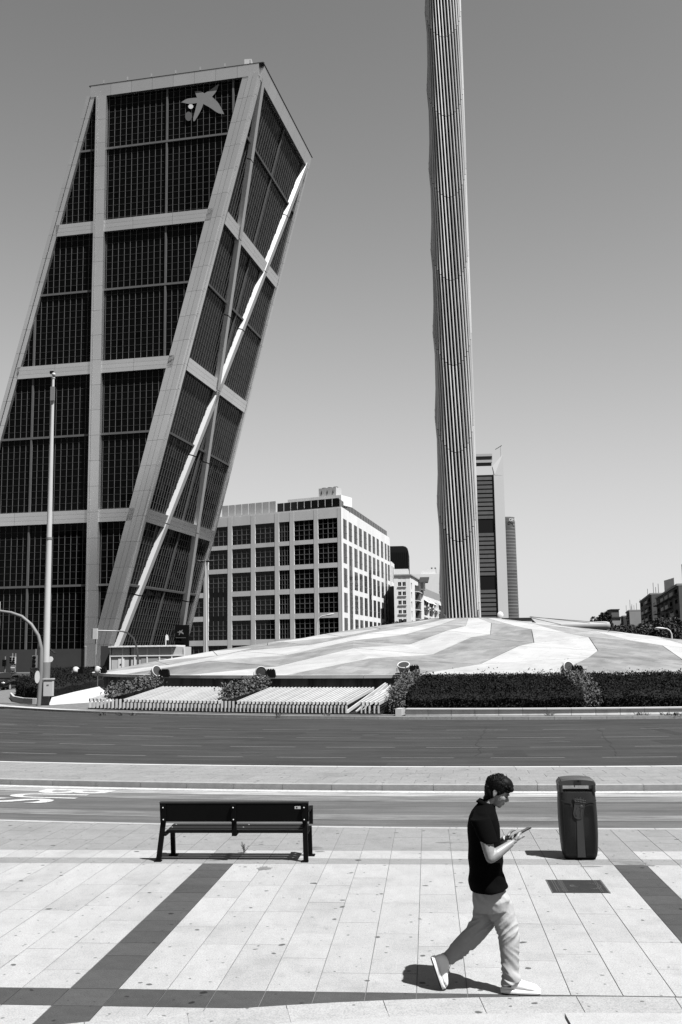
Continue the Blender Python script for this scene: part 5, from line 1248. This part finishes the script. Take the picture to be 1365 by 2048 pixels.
# crest: crown over a shield with a bear standing at a tree, in low relief, tilted a little
cc = bc+Vector((-.012, -.1775, .62)); ca_ = R(-10)
def cpt(x, z): return cc+Vector((x*math.cos(ca_)-z*math.sin(ca_), 0, x*math.sin(ca_)+z*math.cos(ca_)))
shield = [(-.06, .075), (.06, .075), (.06, -.06), (.045, -.095), (.015, -.112), (-.015, -.112), (-.045, -.095), (-.06, -.06)]
MB().prism([cpt(x, z) for x, z in shield], (0, -.009, 0)).build('crest_shield', m_bin2, bn, fix=True)
for a_, b_ in zip(shield, shield[1:]+shield[:1]): MB().bar(cpt(*a_)-Vector((0, .011, 0)), cpt(*b_)-Vector((0, .011, 0)), .007, .006, (0, -1, 0)).build('shield_rim', m_bin2, bn)
crown = [(-.065, .085), (.06, .085), (.075, .14), (.05, .12), (.045, .155), (.022, .125), (.0, .165), (-.022, .125), (-.045, .155), (-.055, .12), (-.09, .14)]
MB().prism([cpt(x, z) for x, z in crown], (0, -.012, 0)).build('crest_crown', m_bin2, bn, fix=True)
for i in range(7):
    for j in range(2): MB().sph(cpt(-.06+i*.02, .097+j*.024)-Vector((0, .013, 0)), .007, 8, 6).build('crown_pearl', m_bin2, bn)
bear = [(-.035, -.07), (-.015, -.075), (-.008, -.03), (.004, .0), (.02, .012), (.018, .022), (.0, .018), (-.004, .035), (-.02, .042), (-.03, .03), (-.032, .0), (-.042, -.03)]
MB().prism([cpt(x, z) for x, z in bear], (0, -.015, 0)).build('crest_bear', m_bin2, bn, fix=True)
MB().bar(cpt(.03, -.075)-Vector((0, .011, 0)), cpt(.03, .02)-Vector((0, .011, 0)), .01, .008, (0, -1, 0)).build('crest_trunk', m_bin2, bn); MB().ell(cpt(.026, .04)-Vector((0, .010, 0)), (.028, 0, 0), (0, .006, 0), (0, 0, .024), 10, 6).build('crest_crown_of_leaves', m_bin2, bn)

# ------------------------------------------------------------------ access cover in the pavement
m_iron = mat('cast_iron', .035, .6, .3, 14, .3, 90, metal=.2); m_iron2 = mat('worn_iron_relief', .11, .5, .3, 14, metal=.3)
mx0, mx1, my0, my1 = 1.30, 1.895, 11.78, 12.415
mh = MB().box(mx0, mx1, my0, my1, -.004, .004).build('access_cover', m_iron); tag(mh, 'square cast iron access cover set in the pavement', 'access cover')
MB().box(mx0-.012, mx0, my0-.012, my1+.012, -.004, .0045).build('frame_side', m_iron2, mh); MB().box(mx1, mx1+.02, my0-.012, my1+.012, -.004, .0045).build('frame_side', m_iron2, mh)
for x in (mx0+.05, mx0+.075, mx1-.05, mx1-.07): MB().box(x-.004, x+.004, my0+.03, my1-.03, .0041, .0065).build('relief_line', m_iron2, mh)
for x in (mx0+.118, mx0+.165): MB().box(x-.003, x+.003, my0+.03, my1-.03, .0041, .0065).build('relief_line', m_iron2, mh)
rnd = random.Random(9)
for i in range(14): y = lerp(my0+.05, my1-.05, i/13); MB().box(mx0+.127, mx0+.157, y-.012, y+.012, .0041, .0062+.001*(i % 2)).build('raised_letter', m_iron2, mh)
cx2, cy2 = mx0+.40, (my0+my1)/2
for r0_, r1_, a0, a1 in ((.13, .165, -75, 75), (.045, .062, 100, 300), (.02, .03, 80, 280)):
    flat = ring(Vector((cx2 if r0_ > .1 else cx2-.12, cy2)), r0_, r1_, a0, a1, 20, .0041, .0062); flat.build('relief_arc', m_iron2, mh)
for i in range(12): a = R(-70+i*12.7); q = Vector((cx2+math.cos(a)*.1475, cy2+math.sin(a)*.1475, 0)); MB().box(q.x-.008, q.x+.008, q.y-.01, q.y+.01, .0063, .0078).build('raised_letter', m_iron, mh)
for i in range(9): MB().box(mx0+.1+rnd.uniform(0, .05)-.04, mx0+.108-.0+rnd.uniform(0, .03), my0+.1+i*.05, my0+.11+i*.05, .0041, .006).build('raised_dot', m_iron2, mh)

# ------------------------------------------------------------------ the walking man
MB.DUP = False
m_skin = mat('skin', .25, .5, .08, 12, .06, 300, spec=.35); m_hair = mat('black_hair', .004, .6, .3, 60, spec=.07); m_shirt = mat('black_polo', .0028, .95, .15, 30, .15, 500, spec=.03)
m_trou = mat('pale_chinos', .44, .9, .06, 20, .2, 400, spec=.1); m_shoe = mat('white_canvas', 1.15, .7, .05, 20, .1, 300); m_sole = mat('rubber_sole', 1.2, .6, .1, 20); m_under = mat('dark_outsole', .02, .8)
m_sock = mat('black_sock', .006, .95); m_phone = mat('phone_case', .006, .3, spec=.6); m_screen = mat('phone_glass', .01, .05, spec=.8); m_eye = mat('eye_lash', .01, .6); m_lip = mat('lips', .17, .5)
YC = 8.45
def T(px, py, Y=YC): return at(px, py, Y)
man = thing('person', 'man in black polo and pale trousers walking right while looking at his phone', 'person', (.5, YC, 0))
PXM = YC/2050.0                                     # metres per photo pixel at his depth
def rr(px0, px1, py, hy, Y=YC, tilt=0.0):
    """ring from left to right silhouette at one height, half width hy in depth"""
    a, b = T(px0, py+tilt*(0), Y), T(px1, py-tilt, Y); return ((a+b)/2, (b-a)/2, Vector((0, hy, 0)))
# body: head, neck, arms and hands as one skin
body = MB()
hd = Vector((math.cos(R(-27)), 0, math.sin(R(-27)))); hu = Vector((-hd.z, 0, hd.x)); yv = Vector((0, 1, 0))
hc = T(996, 1579)
body.ell(hc+hd*-.006+hu*.012, hd*.092, yv*.073, hu*.088, 24, 16)
body.ell(hc+hd*.030-hu*.045, hd*.060, yv*.058, hu*.078, 20, 14)
body.ell(hc+hd*.022-hu*.088, hd*.050, yv*.047, hu*.040, 18, 12)
body.ell(hc+hd*.064-hu*.108, hd*.020, yv*.022, hu*.018, 12, 8)            # chin
body.ell(hc+hd*.084-hu*.002, hd*.014, yv*.050, hu*.012, 12, 8)            # brow
for s in (-1, 1): body.ell(hc+hd*.058-hu*.042+yv*s*.034, hd*.026, yv*.022, hu*.026, 12, 8)   # cheeks
body.tube([hc+hd*.084-hu*.012, hc+hd*.098-hu*.032, hc+hd*.110-hu*.050], [.009, .011, .014], 10)
for s in (-1, 1): body.sph(hc+hd*.095-hu*.052+yv*s*.011, .0105)
body.ell(hc+hd*.086-hu*.076, hd*.012, yv*.022, hu*.007, 10, 6); body.ell(hc+hd*.083-hu*.087, hd*.012, yv*.020, hu*.007, 10, 6)
for s in (-1, 1):
    e = hc-hd*.012-hu*.030+yv*s*.072
    body.tube([e+hu*.028+hd*.006, e+hu*.026-hd*.012, e+hu*.006-hd*.018, e-hu*.016-hd*.010, e-hu*.028+hd*.002], [.006, .007, .007, .006, .007], 8); body.ell(e, hd*.014, yv*.007, hu*.024, 10, 6)
neck0, neck1 = T(969, 1622), T(986, 1594)
body.loft([(neck0, Vector((.065, 0, .03)), yv*.075), (T(974, 1611), Vector((.056, 0, .028)), yv*.060), (T(981, 1601), Vector((.052, 0, .02)), yv*.056), (neck1, Vector((.050, 0, .015)), yv*.054)], 18)
def arm(Y0, Y1, Y2, sh, el, wr):
    S, E_, W_ = T(*sh, Y0), T(*el, Y1), T(*wr, Y2)
    body.tube([S.lerp(E_, .12), S.lerp(E_, .5), S.lerp(E_, .85), E_], [.040, .049, .045, .040], 14); body.sph(E_, .040)
    body.tube([E_, E_.lerp(W_, .28), E_.lerp(W_, .65), W_], [.041, .043, .034, .0255], 14); return S, E_, W_
Sn, En, Wn = arm(8.235, 8.165, 8.245, (963, 1640), (982, 1716), (1024, 1686))
Sf, Ef, Wf = arm(8.66, 8.70, 8.55, (963, 1640), (985, 1704), (1012, 1676))
# phone
pc = T(1046, 1662.5, 8.325); pl = (T(1057.5, 1655.5, 8.35)-T(1034, 1668, 8.305)).normalized(); pn = Vector((-.55, -.12, .83)); pn = (pn-pl*pn.dot(pl)).normalized(); pw_ = pl.cross(pn).normalized()
# near hand: palm under the phone, thumb over its edge, four fingers wrapping the far side
def finger(pts, r0, r1): body.tube(pts, [lerp(r0, r1, i/(len(pts)-1)) for i in range(len(pts))], 9); body.sph(pts[-1], r1*1.0, 8, 6)
def hand(Wp, side, reach):
    k = pc-pl*(.045+reach)-pn*.018+pw_*side*.030             # knuckle centre, under the lower half of the phone
    body.loft([(Wp, yv*.020, Vector((0, 0, .024))), (Wp.lerp(k, .45), (yv*.9+pn*.2)*.030, pn*.018), (k, pl*.035, pn*.014)], 12)
    body.ell(Wp.lerp(k, .7), pl*.036, pw_*.026, pn*.016, 12, 8)
    for i in range(4):
        b0 = Wp.lerp(k, .8)+pl*(-.024+i*.021)-pn*.004
        ln = (.058, .068, .064, .050)[i]
        p1 = b0+(-pw_*side*.5+pl*.35)*ln*.55-pn*.010; p2 = p1+(-pw_*side*.7+pl*.25)*ln*.45-pn*.001; p3 = p2+(-pw_*side*.35+pl*.1+pn*.65)*ln*.36
        finger([b0, p1, p2, p3], .0095, .0072)
    t0 = Wp.lerp(k, .35)+pw_*side*.014+pn*.008; t1 = t0+pl*.030+pn*.016+pw_*side*.004; t2 = t1+pl*.028+pn*.010-pw_*side*.014; t3 = t2+pl*.018-pw_*side*.010-pn*.002
    finger([t0, t1, t2, t3], .0135, .0085)
hand(Wn, 1 if pw_.y < 0 else -1, 0.0); hand(Wf, -1 if pw_.y < 0 else 1, .02)
remesh(body, 'body', m_skin, man, .0048, 4, factor=.5)
ph = MB().obox(pc-pl*.066-pw_*.031-pn*.004, pl*.132, pw_*.062, pn*.008); pho = ph.build('phone', m_phone, None); tag(pho, 'dark smartphone held up in the walking man\'s hands', 'phone'); MB().obox(pc-pl*.062-pw_*.028+pn*.0042, pl*.124, pw_*.056, pn*.0006).build('screen', m_screen, pho)
MB().obox(pc+pl*.034-pw_*.025-pn*.0065, pl*.026, pw_*.022, pn*.0024).build('camera_bump', m_phone, pho)
# eyes and brows
for s in (-1, 1):
    MB().ell(hc+hd*.083-hu*.022+yv*s*.030, hd*.006, yv*.013, hu*.004, 10, 6).build('eyelid', m_eye, man, smooth=True)
    MB().tube([hc+hd*.094-hu*.000+yv*s*.014, hc+hd*.094+hu*.005+yv*s*.034, hc+hd*.080+hu*.001+yv*s*.050], [.004, .005, .003], 8).build('eyebrow', m_hair, man, smooth=True)
# hair: cap of short curls, fuller over the forehead
hair = MB(); rnd = random.Random(4)
hair.ell(hc-hd*.016+hu*.020, hd*.096, yv*.082, hu*.092, 22, 14)
hair.ell(T(1010, 1566), hd*.070, yv*.072, hu*.050, 18, 12); hair.ell(T(979, 1583), Vector((.040, 0, 0)), yv*.066, Vector((.0, 0, .070)), 16, 10); hair.ell(T(1019, 1577), hd*.040, yv*.060, hu*.028, 14, 10)
hair.ell(T(974, 1594), Vector((.028, 0, 0)), yv*.052, Vector((.01, 0, .028)), 12, 8)
outline = [(969, 1572), (976, 1558), (986, 1550), (996, 1547), (1006, 1548), (1016, 1554), (1023, 1562), (1027, 1571), (1027, 1580), (1020, 1584), (1012, 1584), (1004, 1581)]
for (x, y) in outline:
    for k in range(9):
        yy = rnd.uniform(-.062, .062); f = math.sqrt(max(0, 1-(yy/.085)**2)); c = T(996, 1577); q = c+(T(x, y)-c)*(f*.97)+yv*yy; hair.sph(q*1.0+(c-q)*.05+Vector((rnd.gauss(0, .003), 0, rnd.gauss(0, .003))), rnd.uniform(.008, .013), 8, 6)
for k in range(60):
    d = Vector((rnd.gauss(0, 1), rnd.gauss(0, 1), abs(rnd.gauss(0, 1))+.1)).normalized(); q = hc-hd*.008+hu*.022+hd*d.x*.100+yv*d.y*.084+hu*d.z*.094
    hair.sph(q, rnd.uniform(.009, .015), 8, 5)
for s in (-1, 1): hair.tube([hc+hd*.012-hu*.005+yv*s*.072, hc+hd*.010-hu*.030+yv*s*.070], [.012, .006], 8)
remesh(hair, 'hair', m_hair, man, .0042, 3, factor=.5)
strand = MB()
for k in range(1700):
    d = Vector((rnd.gauss(0, 1), rnd.gauss(0, 1), abs(rnd.gauss(0, 1))*1.1-.15)).normalized()
    if d.x > .35 and d.z < .25: continue
    base = hc-hd*.010+hu*.022; ex = Vector((.100, .085, .096))
    def surf(q, lift=1.0): return base+hd*(q.x*ex.x*lift*(1.12 if q.x > .2 else 1.0))+yv*(q.y*ex.y*lift)+hu*(q.z*ex.z*lift)
    flow = (Vector((.8, .15*rnd.gauss(0, 1), -.35))-d*Vector((.8, 0, -.35)).dot(d))+Vector((rnd.gauss(0, .35), rnd.gauss(0, .35), rnd.gauss(0, .35)))
    sd_ = d.cross(flow).normalized()*.0016; L_ = rnd.uniform(.18, .34); prev = None
    for t in range(4):
        q = (d+flow.normalized()*L_*t/3).normalized(); p = surf(q, 1.0+.035*math.sin(t/3*3.0)+rnd.uniform(0, .02)); w_ = sd_*(1-t/3.3)
        if prev: strand.add([prev[0]-prev[1], prev[0]+prev[1], p+w_, p-w_], [(0, 1, 2, 3)])
        prev = (p, w_)
strand.build('hair_strands', m_hair, man)
# polo shirt
sh = MB()
rings = [rr(958, 985, 1604, .062), rr(951, 990, 1612, .105), rr(944, 992, 1621, .165), rr(938, 996, 1634, .195), rr(935, 1000, 1652, .190), rr(936, 1002, 1680, .172), rr(937, 1005, 1705, .182), rr(938, 1008, 1722, .190), rr(937, 1006, 1742, .200), rr(938, 1012, 1762, .210), (lerp(T(940, 1780), T(1018, 1774), .5), (T(1018, 1774)-T(940, 1780))/2, yv*.216)]
sh.loft(rings, 32)
for Y0, Y1, el in ((8.245, 8.195, (980, 1686)), (8.65, 8.69, (978, 1684))):
    S, E_ = T(960, 1636, Y0), T(*el, Y1); sh.loft([(T(958, 1628, lerp(Y0, YC, .35)), Vector((.075, 0, .01)), Vector((0, .07, .03))), (S, Vector((.078, 0, .01)), yv*.066), (S.lerp(E_, .6), Vector((.072, 0, .012)), yv*.062), (E_, Vector((.067, 0, .004)), yv*.062)], 20)
def shirt_folds(co, nn):
    z = co.z+man.location.z; x = co.x
    f = .0045*math.sin(z*38+x*22+co.y*9)*max(0, 1-abs(z-.85)/.28)+.004*math.sin(x*55-z*30+co.y*15)*max(0, 1-abs(z-1.0)/.3); return co+nn*f
remesh(sh, 'polo_shirt', m_shirt, man, .0075, 5, disp2=shirt_folds)
col = MB(); 
col.loft([(T(972, 1612), (T(992, 1619)-T(953, 1601))*.50, yv*.080), (T(975, 1604), (T(991, 1611)-T(958, 1595))*.46, yv*.068)], 24, False)
co_ = col.build('collar', m_shirt, man, smooth=True); sd = co_.modifiers.new('t', 'SOLIDIFY'); sd.thickness = .006; sd.offset = 0
# chinos
tr = MB()
YN_, YF_ = 8.44, 8.54
def lr(px0, py0, px1, py1, hy, Y): a, b = T(px0, py0, Y), T(px1, py1, Y); return ((a+b)/2, (b-a)/2, yv*hy)
tr.loft([lr(950, 1762, 1000, 1762, .12, YC), lr(946, 1781, 1010, 1776, .150, YC), lr(946, 1802, 1021, 1796, .155, YC), lr(950, 1822, 1020, 1818, .135, YC)], 28)
tr.loft([lr(955, 1785, 1011, 1780, .078, YN_), lr(962, 1808, 1025, 1804, .088, YN_), lr(977, 1830, 1030, 1826, .085, YN_), lr(989, 1852, 1036, 1850, .078, YN_), lr(996, 1870, 1039, 1867, .072, YN_-.01), lr(999, 1890, 1039, 1888, .068, YN_-.015), lr(1002, 1915, 1039, 1915, .064, YN_-.02), lr(1004, 1940, 1040, 1938, .064, YN_-.02), lr(1004, 1957, 1042, 1953, .068, YN_-.02), lr(1003, 1971, 1043, 1961, .069, YN_-.02)], 24)
tr.loft([lr(946, 1790, 1000, 1790, .085, YF_), lr(948, 1812, 998, 1822, .086, YF_), lr(947, 1832, 992, 1846, .082, YF_), lr(940, 1846, 981, 1862, .076, YF_), lr(926, 1862, 968, 1880, .070, YF_), lr(910, 1880, 950, 1896, .066, YF_), lr(897, 1895, 930, 1912, .063, YF_), lr(888, 1906, 914, 1924, .062, YF_), lr(881, 1910, 907, 1930, .063, YF_)], 24)
def hash2(a): return math.sin(a*12.9898)*43758.5453 % 1
from mathutils import noise as mnoise
def trouser_folds(co, nn):
    x, y, z = co.x, co.y, co.z+man.location.z
    def fold(kx, kz, sl, seed): return .45-1.6*abs(mnoise.noise(Vector((x*kx+seed, y*kx, (z+sl*x)*kz))))
    w1 = max(0, 1-abs(z-.18)/.20); w2 = max(0, 1-abs(z-.48)/.13); w3 = max(0, 1-abs(z-.76)/.14)
    wx = .035*mnoise.noise(Vector((x*6, y*6, z*6+9))); z += wx
    f = .017*fold(4, 22, .75, 3)*w1 + .020*fold(4, 20, -.9, 7)*w2 + .011*fold(5, 12, 1.4, 11)*w3
    f += .004*fold(9, 12, .6, 17) + .004*mnoise.noise(Vector((x*5+3, y*5, z*4)))
    # pressed seam down the side
    return co+nn*f
remesh(tr, 'trousers', m_trou, man, .0056, 3, disp2=trouser_folds)
# front shoe
def shoe(heel, toe, up, side, m_parts):
    ax = (toe-heel); L = ax.length; ax.normalize(); up = (up-ax*up.dot(ax)).normalized(); sd_ = ax.cross(up).normalized()
    st = [(0.0, .030, .018, .060), (.04, .036, .0, .085), (.12, .040, .0, .100), (.25, .040, .0, .108), (.38, .040, .0, .100), (.52, .044, .0, .078), (.68, .049, .0, .062), (.82, .047, .0, .052), (.93, .037, .002, .042), (1.0, .018, .008, .030)]
    u_ = MB(); u_.loft([(heel+ax*L*t+up*((lo+hi)/2+.018), sd_*w, up*((hi-lo)/2)) for t, w, lo, hi in st], 20, True, 2.6)
    remesh(u_, 'shoe_upper', m_shoe, man, .006, 3)
    s_ = MB(); s_.loft([(heel+ax*(L*(.5+.53*math.sin(R(k*11.25-90))))+up*.018, sd_*(.047*math.cos(R(k*11.25-90))**.45+.003), up*.016) for k in range(17)], 16, True, 5)
    s_.build('shoe_sole', m_sole, man, smooth=False)
    o_ = MB(); o_.loft([(heel+ax*(L*(.5+.51*math.sin(R(k*11.25-90))))+up*-.001, sd_*(.045*math.cos(R(k*11.25-90))**.45+.003), up*.004) for k in range(17)], 12, True, 5); o_.build('shoe_outsole', m_under, man)
    for i in range(5): c = heel+ax*L*(.40+.065*i)+up*(.118-.012*i); MB().tube([c-sd_*.022, c+up*.006, c+sd_*.022+ax*.008], .0032, 6).build('lace', m_shoe, man)
hl, tl = gp(1004, 1989), gp(1078, 1989); ym = 8.42
shoe(Vector((T(1004, 1985, ym).x, ym+.01, .004)), Vector((T(1079, 1985, ym).x, ym-.01, .004)), Zv, 1, None)
# trailing shoe: heel lifted, toe still on the ground
hT, tT = T(863, 1915, 8.50), T(884, 1979, 8.48); tT.z = max(tT.z, .012)
shoe(hT, tT, Vector((.9, 0, .35)), 1, None)
so_ = MB(); so_.loft([(T(889, 1925, 8.53), Vector((.038, 0, .02)), yv*.038), (T(900, 1914, 8.53), Vector((.036, 0, .03)), yv*.036)], 14); so_.build('sock', m_sock, man, smooth=True)
so2 = MB(); so2.loft([(T(1019, 1972, 8.42), Vector((.042, 0, 0)), yv*.036), (T(1020, 1955, 8.42), Vector((.042, 0, 0)), yv*.036)], 14); so2.build('sock', m_sock, man, smooth=True)

# ------------------------------------------------------------------ small far pedestrians
def far_person(label, px, py_head, Y, m_top, m_leg, face, h=1.72):
    t = at(px, py_head, Y); z0 = t.z-h; root = thing('person', label, 'person', (t.x, Y, max(z0, -.1)), 'distant pedestrians'); o = Vector((t.x, Y, z0)); s = face
    b_ = MB(); b_.ell(o+Vector((.02*s, 0, 1.6)), (.09, 0, 0), (0, .08, 0), (0, 0, .12), 12, 8); b_.tube([o+Vector((0, 0, 1.38)), o+Vector((0, 0, 1.52))], .055, 8)
    b_.loft([(o+Vector((0, 0, 1.42)), (.12, 0, 0), (0, .19, 0)), (o+Vector((0, 0, 1.0)), (.11, 0, 0), (0, .15, 0)), (o+Vector((0, 0, .85)), (.12, 0, 0), (0, .17, 0))], 14)
    for k in (-1, 1): b_.tube([o+Vector((0, k*.09, .9)), o+Vector((.16*k*s, k*.09, .48)), o+Vector((.26*k*s-.05*s, k*.09, .05))], [.08, .06, .045], 8); b_.tube([o+Vector((0, k*.2, 1.38)), o+Vector((-.1*k*s, k*.24, 1.1)), o+Vector((-.1*k*s+.2*s, k*.22, .98+.08*k))], [.05, .04, .03], 8)
    remesh(b_, 'body', m_skin, root, .02, 3)
    c_ = MB(); c_.loft([(o+Vector((0, 0, 1.46)), (.10, 0, 0), (0, .16, 0)), (o+Vector((0, 0, 1.38)), (.135, 0, 0), (0, .215, 0)), (o+Vector((0, 0, 1.0)), (.13, 0, 0), (0, .18, 0)), (o+Vector((0, 0, .82)), (.14, 0, 0), (0, .19, 0))], 14).build('shirt', m_top, root, smooth=True)
    for k in (-1, 1): MB().tube([o+Vector((0, k*.09, .92)), o+Vector((.16*k*s, k*.09, .48)), o+Vector((.2*k*s-.02*s, k*.09, .3))], [.1, .08, .07], 8).build('trouser_leg', m_leg, root, smooth=True)
    MB().ell(o+Vector((-.01*s, 0, 1.66)), (.10, 0, 0), (0, .09, 0), (0, 0, .09), 10, 7).build('hair', m_hair, root, smooth=True)
far_person('distant pedestrian in a white shirt beyond the left hedge', 126, 1339, 105, m_white, m_poledk, 1)
far_person('distant pedestrian in dark clothes just left of the tall pole', 74, 1339, 88, m_black, m_seam, -1)

bpy.data.scenes.remove(TMP)
